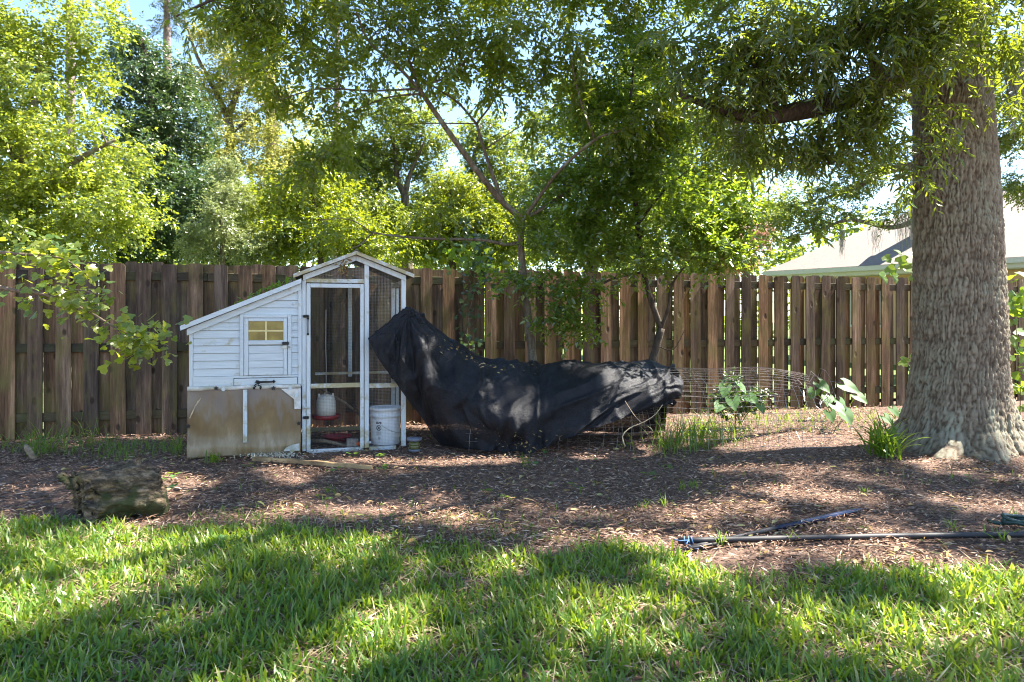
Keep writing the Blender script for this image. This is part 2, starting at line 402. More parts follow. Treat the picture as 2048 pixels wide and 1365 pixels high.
M['leaf_oak'] = leaf_mat('oak_leaf', [(0, (.03,.06,.016)), (.7, (.06,.095,.022)), (1, (.12,.14,.03))], (.42,.5,.025), .46, .26, .8)
M['leaf_bright'] = leaf_mat('bright_hedge_leaf', [(0, (.06,.095,.014)), (.6, (.115,.155,.022)), (1, (.2,.21,.035))], (.5,.58,.04), .46, .24, .9)
M['leaf_dark'] = leaf_mat('dark_evergreen_leaf', [(0, (.022,.055,.018)), (1, (.06,.10,.03))], (.14,.22,.03), .3, .34, .6)
M['leaf_yellow'] = leaf_mat('yellowing_leaf', [(0, (.11,.14,.03)), (.6, (.2,.21,.055)), (1, (.3,.26,.07))], (.58,.56,.10), .5, .36)
M['leaf_pale'] = leaf_mat('pale_shrub_leaf', [(0, (.10,.14,.05)), (1, (.22,.25,.11))], (.4,.45,.12), .4, .28, .8)
M['leaf_far'] = leaf_mat('far_wood_leaf', [(0, (.035,.065,.014)), (.6, (.07,.105,.02)), (1, (.14,.155,.03))], (.42,.5,.03), .46, .3, .7)
M['leaf_vine'] = leaf_mat('vine_leaf', [(0, (.06,.13,.02)), (1, (.12,.2,.03))], (.42,.56,.03), .5, .4)
M['leaf_lobed'] = leaf_mat('lobed_leaf', [(0, (.05,.11,.025)), (.6, (.11,.17,.035)), (1, (.22,.24,.04))], (.62,.66,.03), .5, .28, .7, perobj=True)
M['leaf_taro'] = leaf_mat('taro_leaf', [(0, (.06,.15,.05)), (1, (.10,.2,.06))], (.24,.42,.06), .4, .5, .3)
M['pink'] = leaf_mat('pink_blossom', [(0, (.5,.2,.2)), (.5, (.3,.25,.08)), (1, (.55,.32,.28))], (.7,.4,.3), .4)
M['needle'] = leaf_mat('pine_needle', [(0, (.06,.10,.03)), (1, (.12,.15,.04))], (.2,.25,.04), .25)

# ------------------------------------------------------------------ ground
def ground_h(x, y):
    return .06*(fbm(x*1.1+9, y*1.1+3, 4, 3)-.5) + .014*(fbm(x*6, y*6, 2, 5)-.5)
gx = np.concatenate([np.linspace(-150,-9,16), np.linspace(-8.5,10.5,131), np.linspace(11,150,16)])
gy = np.concatenate([np.linspace(-60,0,9), np.linspace(.5,11,91), np.linspace(12,300,24)])
XX, YY = np.meshgrid(gx, gy); ZZ = ground_h(XX, YY)-.015
nx_, ny_ = len(gx), len(gy)
idx = np.arange(nx_*ny_).reshape(ny_, nx_)
F = np.stack([idx[:-1,:-1], idx[:-1,1:], idx[1:,1:], idx[1:,:-1]], -1).reshape(-1,4)
tag(obj('ground', np.stack([XX,YY,ZZ],-1).reshape(-1,3), F, M['soil'], smooth=True), kind='structure')
def fence_y(x): return 8.25 + .268*x
gx2 = np.linspace(-60, 70, 60); t2_ = np.linspace(.4, 200, 50)
XX, TT = np.meshgrid(gx2, t2_); YY = fence_y(XX)+TT
idx = np.arange(XX.size).reshape(XX.shape)
F = np.stack([idx[:-1,:-1], idx[:-1,1:], idx[1:,1:], idx[1:,:-1]], -1).reshape(-1,4)
tag(obj('neighbour_lawn', np.stack([XX,YY,np.full(XX.shape,.03)],-1).reshape(-1,3), F, M['farlawn']), kind='structure')

# ------------------------------------------------------------------ foliage engine
T_DIAM = (np.array([(0,0,0),(.42,-.5,.10),(1,0,-.06),(.42,.5,.10)]), np.array([(0,1,2),(0,2,3)]))
T_LEAF = (np.array([(0,0,0),(.22,-.4,.06),(.62,-.44,.06),(1,0,-.10),(.62,.44,.06),(.22,.4,.06)]), np.array([(0,1,2,3),(0,3,4,5)]))
T_LOBE = (np.array([(0,0,0),(.02,-.42,.03),(.3,-.62,.05),(.42,-.34,.03),(.72,-.36,.0),(1,0,-.10),(.72,.36,.0),(.42,.34,.03),(.3,.62,.05),(.02,.42,.03),(.45,0,-.02)]),
          np.array([(0,1,2,10),(2,3,4,10),(4,5,6,10),(6,7,8,10),(8,9,0,10)]))
def leaves_mesh(pos, d, nrm, L, W, tmpl):
    tv, tf = tmpl
    d = norm(d); s = norm(np.cross(d, nrm)); n = np.cross(s, d)
    V = pos[:,None,:] + tv[None,:,0,None]*(L[:,None]*d)[:,None,:] + tv[None,:,1,None]*(W[:,None]*s)[:,None,:] + tv[None,:,2,None]*(L[:,None]*n)[:,None,:]
    F = tf[None] + (np.arange(len(pos))*len(tv))[:,None,None]
    return V.reshape(-1,3), F.reshape(-1, tf.shape[1])
def twig_leaves(rng, start, d, length, K, Ll, Lw, tmpl, droop=.3, flat=.5, spread=.9, lj=.35, outw=None):
    """K leaves along each twig, set alternately left and right"""
    Mn = len(start); t = (np.arange(K)+.6)/K
    t = np.clip(t[None]+rng.normal(0,.04,(Mn,K)), .05, 1.05)
    dd = np.repeat(d[:,None,:], K, 1).copy(); dd[...,2] -= droop*t*1.2; dd = norm(dd)
    pos = start[:,None,:] + dd*(t*length[:,None])[...,None]
    up = np.array([0,0,1.]) + rng.normal(0, .35, (Mn,1,3))
    side = norm(np.cross(dd, np.broadcast_to(up, dd.shape)))
    sg = np.where(np.arange(K)%2==0, 1, -1)[None,:,None]
    ld = dd*(.55+.6*t[...,None]) + side*sg*spread + rng.normal(0, lj, dd.shape); ld[...,2] -= droop
    nr = np.array([0,0,1.])*flat + rng.normal(0, .42, dd.shape)
    if outw is not None: nr = nr + .55*outw[:,None,:]
    sc = rng.uniform(.65, 1.2, (Mn,K))
    return leaves_mesh(pos.reshape(-1,3), ld.reshape(-1,3), nr.reshape(-1,3), (Ll*sc).ravel(), (Lw*sc*rng.uniform(.8,1.15,(Mn,K))).ravel(), tmpl)
def clumps(rng, ells, n):
    """clump centres through the crown's lobes, mostly near the surface. ells rows: x,y,z,rx,ry,rz[,weight]"""
    e = np.array([list(r)+[1]*(7-len(r)) for r in ells], float)
    w = e[:,6]*(e[:,3]*e[:,4]*e[:,5])**(.7); k = rng.choice(len(e), n, p=w/w.sum())
    v = norm(rng.normal(size=(n,3))); r = rng.uniform(.12,1,n)**.5
    return e[k,:3] + v*r[:,None]*e[k,3:6], v, k
def crown_mesh(rng, cen, out, rc, ntw, K, twl, Ll, Lw, tmpl, droop=.3, flat=.5, upb=.15, spread=.9):
    n = len(cen); m = n*ntw
    st = np.repeat(cen,ntw,0) + rng.normal(size=(m,3))*np.repeat(rc*rng.uniform(.6,1.2,n),ntw)[:,None]*np.array([.55,.55,.4])
    d = norm(np.repeat(out,ntw,0)*.6 + rng.normal(size=(m,3))*.75 + np.array([0,0,upb]))
    return twig_leaves(rng, st, d, twl*rng.uniform(.6,1.3,m), K, Ll, Lw, tmpl, droop, flat, spread, outw=np.repeat(out,ntw,0))
def limb_points(limbs):
    A, B = [], []
    for pts, rad in limbs:
        n = max(4, len(pts)*4); c = curve_pts(pts, n); r = np.interp(np.linspace(0,1,n), np.linspace(0,1,len(rad)), rad)
        A.append(c); B.append(r)
    return A, B
def wood_mesh(rng, limbs, cen, twig_r=.012, sides=7, maxlinks=9999, link_from=.25):
    mb = MB(); A, B = limb_points(limbs)
    for c, r in zip(A, B): mb.tube(c, r, sides)
    if len(cen):
        allp = np.vstack([c[int(len(c)*link_from):] for c in A]); allr = np.concatenate([r[int(len(r)*link_from):] for r in B])
        grown_p, grown_r = allp, allr
        order = np.argsort([np.min(np.linalg.norm(allp-c,axis=1)) for c in cen])[:maxlinks]
        for o in order:
            c = cen[o]; dist = np.linalg.norm(grown_p-c,axis=1) + .6*np.maximum(0, grown_p[:,2]-c[2]); j = int(np.argmin(dist))
            a = grown_p[j]; L = np.linalg.norm(c-a)
            if L < .05: continue
            mid = (a+c)/2 + rng.normal(0,.07*L,3) + np.array([0,0,.10*L]); r0 = min(grown_r[j]*.7, twig_r*(1+1.2*L))
            pts = curve_pts([a,mid,c], 5); rr = np.linspace(r0, max(r0*.35,.0025), 5)
            mb.tube(pts, rr, 4, cap=False)
            grown_p = np.vstack([grown_p, pts[1:]]); grown_r = np.concatenate([grown_r, rr[1:]])
    return mb
def tree(name, label, limbs, ells, n, rc, ntw, K, twl, Ll, Lw, leaf, bark, seed, tmpl=T_DIAM, group=None, droop=.3, flat=.5, upb=.15,
         links=9999, twig_r=.012, cat='tree', sides=7, spread=.9, stem='trunk', crown='crown'):
    rng = np.random.default_rng(seed)
    base = np.array(limbs[0][0][0], float); root = empty(name, tuple(base), 0, label, cat, group)
    cen, out, k = clumps(rng, ells, n)
    mb = wood_mesh(rng, limbs, cen, twig_r, sides, links)
    o = obj(stem, np.array(mb.V)-base, mb.F, bark, root, True)
    V, F = crown_mesh(rng, cen, out, rc, ntw, K, twl, Ll, Lw, tmpl, droop, flat, upb, spread)
    obj(crown, V-base, F, leaf, root)
    return root
def E(px, py, Y, rx, ry=None, rz=None, w=1):
    c = P(px, py, Y); return [c[0], c[1], c[2], rx, ry or rx, rz or rx*.8, w]
def L(*rows): return [P(*r) for r in rows]

# ------------------------------------------------------------------ fence
FANG = math.atan(.268)
fence = empty('wooden_fence', (0, 8.25, 0), FANG, 'weathered brown shadowbox fence of upright dog-eared boards behind the coop', 'fence')
rnd = random.Random(4)
def board_mesh(seed, w, h=1.83, t=.018):
    r = random.Random(seed); n = 9; mb = MB(); V = []; bow = r.uniform(-.006,.006); tw = r.uniform(-.006,.006); cut = r.uniform(.022,.034)
    for i in range(n):
        z = h*i/(n-1) if i < n-1 else h-cut
        f = z/h; off = bow*math.sin(math.pi*f); e = r.uniform(-.0012,.0012)
        for x, y in ((-w/2+e, -t/2), (w/2+e, -t/2), (w/2+e, t/2), (-w/2+e, t/2)):
            V.append((x, y+off+tw*(x/w)*f*2, z))
    top = h + r.uniform(-.008,.008); c2 = cut*r.uniform(.6,1.1); off = 0
    for x, y in ((-w/2+c2,-t/2),(w/2-c2,-t/2),(w/2-c2,t/2),(-w/2+c2,t/2)): V.append((x,y+tw*(x/w)*2,top))
    F = [(3,2,1,0)]
    for i in range(n):
        for k in range(4): a=i*4+k; b=i*4+(k+1)%4; F.append((a,b,b+4,a+4))
    F.append((n*4,n*4+1,n*4+2,n*4+3))
    return np_mesh('board', np.array(V), F, M['fence'])
front_boards = [board_mesh(k, .140+.004*(k%3-1)) for k in range(9)]
PITCH = .249
s0, s1 = -8.0, 12.5
nb = int((s1-s0)/PITCH)
for i in range(nb):
    s = s0 + i*PITCH
    for row in (0, 1):
        o = bpy.data.objects.new('board', front_boards[rnd.randrange(9)]); link(o, fence)
        o.location = (s + row*PITCH*.5 + rnd.uniform(-.007,.007), (-.029 if row == 0 else .029), -.03 + rnd.uniform(-.012,.012))
        o.rotation_euler = (rnd.uniform(-.004,.004), rnd.uniform(-.006,.006), (math.pi if rnd.random() < .5 else 0) + rnd.uniform(-.015,.015))
for zc in (.20, .90, 1.66):
    k = s0-.2
    while k < s1:
        e = min(k+2.4, s1+.1); mb = MB().box(k, e-.004, -.0185, .0185, -.045, .045)
        o = mb.build('rail', M['rail'], fence, bevel=.004); o.location = (0, 0, zc+rnd.uniform(-.008,.008)); o.rotation_euler = (0, rnd.uniform(-.002,.002), 0); k = e
for k in range(9):
    mb = MB().box(-.045,.045,.0,.09,-.1,1.72); o = mb.build('post', M['rail'], fence); o.location = (s0+.3+k*2.44, .045, 0)
# paint-pale nail heads would be a pixel; sun flecks on the board edges are not painted in

# ------------------------------------------------------------------ house beyond the fence
M['shingle'] = plain('pale_roof_shingle', (.20,.165,.14), .85, var=.16, scale=18, dirt=(.15,.135,.135), bmp=.2)
M['fascia'] = plain('white_fascia_paint', (.6,.6,.55), .55, var=.05, bmp=.05)
M['peach'] = plain('peach_stucco', (.66,.44,.27), .85, var=.07, scale=50, bmp=.2)
M['chimney'] = plain('pink_grey_brick', (.40,.32,.30), .9, var=.2, scale=12, bmp=.3)
M['glass'] = plain('dark_window_glass', (.03,.035,.04), .08, var=.1, bmp=0)
HA = math.atan2(-.756, .655)
house = empty('neighbour_house', (7.4, 20.0, 0), HA, 'single storey peach house with pale hipped roof behind the fence', 'house')
HL, HD = 15.0, 8.0
MB().box(.5,HL-.5,.5,HD-.5,-.1,2.46).build('wall', M['peach'], house)
rz = 2.62; rh = 4.8
roof = MB().add([(0,0,rz),(HL,0,rz),(HL,HD,rz),(0,HD,rz),(3.4,HD/2,rh),(HL-3.4,HD/2,rh),(0,0,rz-.03),(HL,0,rz-.03),(HL,HD,rz-.03),(0,HD,rz-.03)],
     [(0,1,5,4),(1,2,5),(2,3,4,5),(3,0,4),(6,9,8,7),(0,6,7,1),(1,7,8,2),(2,8,9,3),(3,9,6,0)]).build('roof', M['shingle'], house)
MB().tube([(3.3,HD/2,rh+.01),(HL-3.3,HD/2,rh+.01)], .06, 6).build('ridge_cap', M['shingle'], roof)
MB().box(-.02,HL+.02,-.03,.0,rz-.24,rz-.032).build('fascia', M['fascia'], house)
MB().box(-.03,-.0,.0,HD,rz-.24,rz-.032).build('fascia', M['fascia'], house)
MB().box(0,HL,0.003,.5,rz-.26,rz-.22).build('soffit', M['fascia'], house)
MB().box(0,HL,-.12,-.031,rz-.14,rz-.02).build('gutter', M['fascia'], house)
ch = MB().box(3.45,3.85,1.3,1.75,2.6,5.0).build('chimney', M['chimney'], house)
MB().box(3.40,3.90,1.25,1.80,5.0,5.1).build('cap', M['chimney'], ch)
for u in (2.2, 7.2, 10.4):
    w = MB().box(u,u+1.1,.46,.52,1.0,2.15).build('window', M['fascia'], house)
    MB().box(u+.07,u+.53,.447,.457,1.07,2.08).build('pane', M['glass'], w); MB().box(u+.57,u+1.03,.447,.457,1.07,2.08).build('pane', M['glass'], w)

# ------------------------------------------------------------------ trees beyond the fence
def gpt(px, Y): return np.array([(px-1024)/FPX*Y, Y, 0.])
GB = 'trees beyond the fence'
# bright bushy tree on the left
b = gpt(20, 10.6)
tree('bright_leaf_tree', 'dense bushy tree with bright yellow-green sunlit leaves behind the left fence end',
     [([b, P(40,420,10.7), P(60,260,10.8), P(80,120,10.9)], [.14,.11,.08,.04]), ([P(40,420,10.7), P(140,330,10.3), P(230,280,10.2)], [.08,.05,.02]), ([P(50,330,10.7), P(-60,220,10.5)], [.07,.03])],
     [E(40,330,10.4,1.25), E(150,420,10.2,1.05,1,.8), E(60,170,10.8,1.2), E(190,300,10.6,.75), E(-90,250,10.6,1.3), E(80,20,10.9,1.1), E(130,110,10.9,.8), E(230,440,10.3,.55), E(-120,60,10.8,1.3), E(10,460,10.1,1.0,.8,.6), E(-60,420,10.2,1.0)],
     300, .30, 26, 8, .24, .068, .046, M['leaf_bright'], M['bark'], 11, T_DIAM, GB, links=160)
# dark evergreen
b = gpt(330, 15)
tree('dark_evergreen_tree', 'tall dark green evergreen tree with deep shadowed crown beyond the fence',
     [([b, P(325,400,15), P(310,250,15), P(280,60,15)], [.22,.18,.12,.03])],
     [E(330,440,14.6,1.55,1.4,1.0), E(300,330,15,1.3,1.3,1.0), E(400,380,15,.95), E(280,220,15,1.0,1,.9), E(350,250,15.2,.85), E(270,130,15,.7,.7,.8), E(330,150,15.3,.6), E(245,80,15.2,.5), E(430,470,14.6,.8), E(250,480,14.2,.9)],
     490, .27, 18, 8, .22, .075, .045, M['leaf_dark'], M['bark_dark'], 12, T_DIAM, GB, links=60, twig_r=.02)
# pale shrub
b = gpt(445, 11.6)
tree('pale_shrub', 'pale silvery-green glossy shrub above the fence beside the dark evergreen',
     [([b, P(445,480,11.6), P(440,430,11.6)], [.06,.04,.02])],
     [E(440,460,11.6,.48,.5,.5), E(460,400,11.8,.32), E(400,490,11.5,.35), E(500,490,11.7,.4), E(455,340,12,.25)],
     110, .16, 22, 8, .16, .045, .026, M['leaf_pale'], M['bark'], 13, T_DIAM, GB, cat='shrub')
# loose yellow tree
b = gpt(470, 19)
tree('yellow_leaf_tree', 'loose pale yellow-green tree with visible forked limbs beyond the evergreen',
     [([b, P(462,300,19), P(455,235,19)], [.2,.13,.1]), ([P(455,235,19), P(430,180,19), P(395,115,19), P(370,40,19)], [.1,.07,.05,.02]), ([P(455,235,19), P(480,170,19), P(500,90,19), P(505,-20,19)], [.1,.07,.05,.02]), ([P(460,270,19),P(520,220,19),P(590,180,19)],[.06,.04,.02])],
     [E(420,170,19,.75), E(500,140,19,.85), E(450,300,18.6,.85), E(540,300,19,.9), E(480,220,19.4,.9), E(560,400,18.5,1.1), E(480,400,18.5,1.0), E(440,80,19,.6), E(620,330,19,.9), E(590,220,19.5,.7), E(520,30,19,.7), E(640,450,18,.9)],
     330, .33, 22, 7, .26, .085, .05, M['leaf_yellow'], M['bark'], 14, T_DIAM, GB, links=130, twig_r=.016)
# middle trees
b = gpt(812, 15)
tree('crooked_tree', 'small crooked tree with thick forked trunk showing between the coop gable and the leaning sapling',
     [([b, P(815,520,15), P(812,440,15), P(810,390,15)], [.16,.12,.10,.09]), ([P(810,390,15), P(795,360,15), P(790,300,15), P(770,230,15)], [.08,.06,.05,.02]), ([P(810,390,15), P(820,350,15), P(850,280,15)], [.07,.05,.02]), ([P(812,420,15), P(780,410,15), P(740,350,15)], [.05,.04,.02])],
     [E(790,250,15,.75), E(850,270,15.2,.6), E(740,330,15,.75), E(700,420,14.5,.85), E(860,350,15.5,.5), E(780,330,15.4,.4), E(690,300,15,.6), E(760,450,14.5,.6,.6,.4)],
     250, .27, 22, 8, .22, .07, .04, M['leaf_far'], M['bark'], 15, T_DIAM, GB, links=110)
b = gpt(640, 12.2)
tree('understorey_tree', 'dark leafy small tree crowding the fence top behind the coop roof',
     [([b, P(640,470,12.2), P(620,380,12.2)], [.08,.05,.02]), ([P(640,480,12.2), P(700,420,12.2)], [.05,.02])],
     [E(600,440,12.2,.75), E(690,470,12,.7,.7,.5), E(560,480,12,.5), E(640,380,12.5,.55), E(760,490,12,.55,.5,.3), E(530,400,12.6,.5)],
     170, .25, 22, 8, .2, .06, .036, M['leaf_mid'], M['bark_dark'], 16, T_DIAM, GB, links=80)
b = gpt(950, 17)
tree('backlit_tree', 'backlit yellow-green tree behind the fence left of the sapling trunk',
     [([b, P(955,450,17), P(945,350,17), P(960,250,17)], [.16,.12,.08,.03])],
     [E(930,420,17,.8), E(980,350,17,.75), E(900,480,16.5,.8,.8,.5), E(1000,460,16.5,.8), E(960,270,17.3,.55), E(850,490,16,.8,.7,.4), E(1050,400,17,.9), E(880,400,17,.7), E(960,500,16,1.0,.7,.5), E(1060,500,16,.9,.7,.5), E(1020,300,17.5,.7), E(830,430,17,.7), E(760,500,16,.8,.7,.4)],
     430, .30, 17, 8, .23, .08, .048, M['leaf_far'], M['bark'], 17, T_DIAM, GB, links=80)
b = gpt(1180, 14)
tree('thicket_tree', 'full rounded green tree filling the gap behind the glossy laurel',
     [([b, P(1185,450,14), P(1190,300,14), P(1180,150,14)], [.15,.12,.08,.03])],
     [E(1180,330,14,1.2,1,.9), E(1100,430,13.8,.9), E(1260,430,13.8,1.0), E(1200,200,14.3,.95), E(1330,330,14.5,.8), E(1110,240,14.5,.6), E(1180,480,13.5,1.2,.9,.5), E(1290,160,14.5,.8)],
     220, .30, 22, 8, .23, .08, .05, M['leaf_far'], M['bark_dark'], 18, T_DIAM, GB, links=80)
b = gpt(905, 13)
tree('leafy_fence_tree', 'mid-green leafy tree right behind the fence between crooked tree and sapling',
     [([b, P(905,480,13), P(900,380,13)], [.09,.06,.02])], [E(880,460,13,.6,.5,.45), E(950,430,13,.55), E(905,380,13.2,.4), E(990,490,12.8,.5,.5,.35), E(840,500,12.8,.45,.4,.3)],
     170, .24, 20, 8, .2, .06, .036, M['leaf_mid'], M['bark_dark'], 22, T_DIAM, GB, links=80)
b = gpt(1420, 12.5)
tree('leafy_corner_tree', 'dark green leafy tree rising behind the fence beside the roof end',
     [([b, P(1420,480,12.5), P(1410,350,12.5)], [.1,.07,.02])], [E(1400,450,12.5,.6,.5,.5), E(1440,350,12.6,.55), E(1360,370,12.8,.5), E(1470,250,12.8,.6), E(1380,250,13,.6), E(1440,500,12.3,.45,.4,.25), E(1540,180,13,.5), E(1520,300,12.8,.4)],
     210, .24, 20, 8, .2, .06, .036, M['leaf_mid'], M['bark_dark'], 23, T_DIAM, GB, links=100)
# spreading live oak on the right
b = gpt(1880, 14.5)
tree('spreading_tree', 'spreading olive-green tree with bare crooked limbs over the pale house roof',
     [([b, P(1880,520,14.5), P(1870,420,14.5), P(1860,330,14.5)], [.28,.24,.2,.16]), ([P(1870,420,14.5), P(1790,455,14.2), P(1700,440,14), P(1640,460,14), P(1560,480,13.8)], [.07,.05,.035,.025,.01]),
      ([P(1860,330,14.5), P(1780,340,14.5), P(1700,380,14.3), P(1640,400,14.3)], [.12,.08,.05,.02]), ([P(1860,330,14.5), P(1840,220,14.5), P(1750,150,14.5)], [.14,.1,.03]), ([P(1865,380,14.5), P(1960,300,14.5), P(2060,260,14.5)], [.12,.08,.04])],
     [E(1640,425,14,.6,.5,.3), E(1560,470,13.8,.4,.4,.2), E(1740,430,14,.5,.5,.2), E(1640,405,14,.5,.5,.28), E(1720,370,14.2,.6,.6,.35), E(1560,430,14,.55,.5,.3), E(1790,320,14.4,.5,.5,.35), E(1690,300,14.4,.5,.5,.3), E(1600,330,14.5,.45,.45,.3), E(1750,200,14.6,.7), E(1640,230,14.6,.55,.5,.35), E(2040,250,14,.8), E(2060,370,14,.6), E(1800,420,14,.4,.4,.2), E(2000,160,14.6,.8), E(1880,160,15,.8), E(2090,130,14,1.0)],
     380, .2, 17, 8, .2, .062, .036, M['leaf_far'], M['bark'], 19, T_DIAM, GB, links=240, twig_r=.014)
b = gpt(1395, 22)
tree('hazy_tree', 'hazy blue-green tree far behind the house roof',
     [([b, P(1400,420,22), P(1410,300,22)], [.25,.18,.06])],
     [E(1410,380,22,1.3), E(1480,330,22,1.0), E(1380,280,22,1.0), E(1500,430,22,.9), E(1560,400,23,.8), E(1340,440,22,1.1), E(1440,470,21,1.0,.8,.5), E(1300,520,21,1.1,.8,.6), E(1420,530,21,1.1,.8,.5), E(1360,350,22,1.0), E(1240,520,21,1.0,.8,.6)],
     270, .38, 20, 8, .3, .1, .06, M['leaf_far'], M['bark'], 20, T_DIAM, GB, links=60)
b = gpt(1490, 16)
tree('flowering_shrub', 'shrub with pinkish yellow blossom at the left end of the house roof',
     [([b, P(1490,540,16), P(1490,500,16)], [.05,.04,.02])], [E(1490,490,16,.5,.5,.4), E(1460,520,16,.4), E(1525,475,16,.25)],
     60, .2, 20, 8, .18, .06, .045, M['pink'], M['bark'], 21, T_DIAM, GB, cat='shrub')
b = gpt(2250, 14)
tree('corner_yard_tree', 'broad green tree beyond the fence at the end of the house wall, past the oak',
     [([b, P(2250,450,14), P(2240,300,14)], [.16,.12,.04])], [E(2250,300,14,1.2), E(2330,220,14,1.2), E(2200,200,14.3,1.0), E(2380,380,14,1.1), E(2260,100,14.4,1.1)],
     130, .3, 20, 8, .24, .08, .05, M['leaf_far'], M['bark'], 24, T_DIAM, GB, links=80)
# pines: bare trunks, needle tufts high up
def pine(px, Y, r, top, lean, seed, label, ells):
    b = gpt(px, Y); t = b + np.array([lean, 0, top])
    tree('pine_tree', label, [([b, b*.5+t*.5+np.array([.05,0,0]), t], [r, r*.8, r*.3])], ells, 45, .35, 16, 16, .28, .16, .008, M['needle'], M['bark_pine'], seed, T_DIAM, 'pine trees', links=70, twig_r=.02)
pine(544, 21, .21, 17, -.15, 31, 'tall straight pine with bare purplish trunk rising behind the yellow tree', [E(540,-120,21,1.6,1.6,.9), E(500,-250,21,1.7), E(600,-260,21,1.5)])
pine(668, 24, .13, 16, .1, 32, 'thin distant pine trunk beside the taller bare pine', [E(675,-90,24,1.2,1.2,.8), E(665,-190,24,1.3)])
pine(328, 24, .2, 16, .1, 33, 'distant pine with needle tufts rising above the dark evergreen', [E(325,20,24,.9,.9,.4), E(310,-80,24,1.5,1.4,.8), E(390,-20,24,.6,.6,.4), E(345,50,24,.5,.5,.3)])
pine(136, 22, .2, 15, .05, 34, 'distant pine trunk topping the bright bushy tree', [E(136,-90,22,1.5,1.4,.8), E(120,-180,22,1.5)])
# far belt of trees that reads as one mass
rng = np.random.default_rng(5); cen = []
for px in np.linspace(-600, 2700, 100):
    Y = rng.uniform(27, 34); top = rng.uniform(3.2, 6.5) + (2.5 if px < 760 else 0)
    for k in range(7): cen.append([(px-1024)/FPX*Y + rng.normal(0,.7), Y+rng.normal(0,1), rng.uniform(.3, top)])
cen = np.array(cen); V, F = crown_mesh(rng, cen, norm(rng.normal(size=cen.shape)), .8, 11, 6, .6, .30, .19, T_DIAM)
tag(obj('distant_woodland', V, F, M['leaf_far']), 'far belt of green woodland closing the view', 'woodland', kind='stuff')

# ------------------------------------------------------------------ sapling with arching limbs (centre)
tl = [([gpt(1064,7.4), P(1066,735,7.4), P(1052,600,7.38), P(1041,490,7.35), P(1043,437,7.35)], [.055,.050,.042,.038,.038]),
      (L((1043,437,7.35),(1003,402,7.25),(960,350,7.1),(905,275,6.95),(862,213,6.85),(838,178,6.8)), [.036,.034,.031,.028,.025,.023]),
      (L((838,178,6.8),(790,128,6.7),(740,86,6.6),(715,30,6.5),(690,-60,6.5)), [.018,.016,.013,.01,.006]),
      (L((838,178,6.8),(818,120,6.8),(790,60,6.9),(750,0,7)), [.016,.013,.011,.007]),
      (L((838,178,6.8),(740,182,6.6),(640,178,6.4),(560,200,6.3)), [.012,.01,.008,.004]),
      (L((838,188,6.8),(770,197,6.9),(690,230,7.1)), [.011,.009,.004]),
      (L((845,172,6.8),(900,150,6.9),(960,90,7.1)), [.012,.009,.005]),
      (L((1005,402,7.25),(985,350,7.3),(968,300,7.4),(953,248,7.5)), [.024,.021,.018,.016]),
      (L((953,248,7.5),(915,205,7.4),(870,175,7.4),(800,120,7.3),(770,60,7.2)), [.014,.012,.01,.008,.004]),
      (L((953,248,7.5),(870,247,7.4),(790,250,7.2)), [.008,.007,.004]), (L((953,248,7.5),(985,205,7.6),(1000,160,7.7),(1010,60,7.8)), [.012,.01,.008,.004]),
      (L((1046,440,7.35),(1085,385,7.2),(1125,335,7.0),(1190,280,6.85),(1240,262,6.7)), [.022,.02,.018,.015,.01]),
      (L((1046,440,7.35),(1100,408,7.35),(1180,350,7.4),(1225,302,7.4),(1252,272,7.4),(1300,262,7.3),(1345,225,7.2)), [.022,.02,.018,.016,.014,.01,.006]),
      (L((1190,280,6.85),(1160,200,6.8),(1140,110,6.8)), [.012,.009,.005]),
      (L((1042,485,7.35),(1010,489,7.2),(960,480,7.0),(860,478,6.8),(790,472,6.7),(745,466,6.6)), [.02,.018,.016,.013,.01,.008]),
      (L((745,466,6.6),(720,490,6.5),(700,498,6.5)), [.008,.006,.004]), (L((745,466,6.6),(700,440,6.5),(640,440,6.4)), [.007,.005,.003])]
te = [E(520,90,6.6,.55,.6,.4), E(610,150,6.5,.6,.6,.45), E(680,60,6.5,.7,.6,.45), E(600,270,6.6,.45,.5,.38), E(700,190,6.9,.5), E(560,30,6.5,.6),
      E(780,30,6.9,.6), E(870,90,7,.6), E(960,60,7.2,.6), E(1010,150,7.6,.45,.4,.4), E(900,170,7.5,.35), E(1080,60,7,.65), E(1150,130,6.9,.5), E(1210,220,6.8,.4,.4,.28),
      E(1280,250,7,.3,.3,.2), E(1380,200,6.9,.35,.3,.25), E(640,360,6.5,.28,.3,.22), E(620,430,6.4,.25,.25,.14), E(700,470,6.5,.25,.25,.12,.6), E(800,455,6.6,.3,.3,.12), E(900,440,6.8,.32,.3,.16), E(980,420,6.9,.3,.3,.16), E(1000,465,6.9,.2,.2,.1),
      E(1060,210,7.2,.35),
      # the crown above the picture, added for the shade it casts
      E(600,-120,6.8,.9), E(800,-160,7.2,1.0), E(1000,-140,7.4,1.0), E(1200,-60,7.4,.8), E(1150,-260,7.2,1.0), E(700,-330,7.2,1.0), E(950,-360,7.5,1.1), E(450,-60,6.6,.6)]
tree('arching_sapling', 'leaning sapling with arching limbs and drooping compound leaves rising behind the black cloth', tl, te,
     430, .17, 12, 12, .27, .072, .031, M['leaf_mid'], M['bark'], 41, T_DIAM, droop=.42, flat=.6, upb=.05, twig_r=.006, spread=1.0)

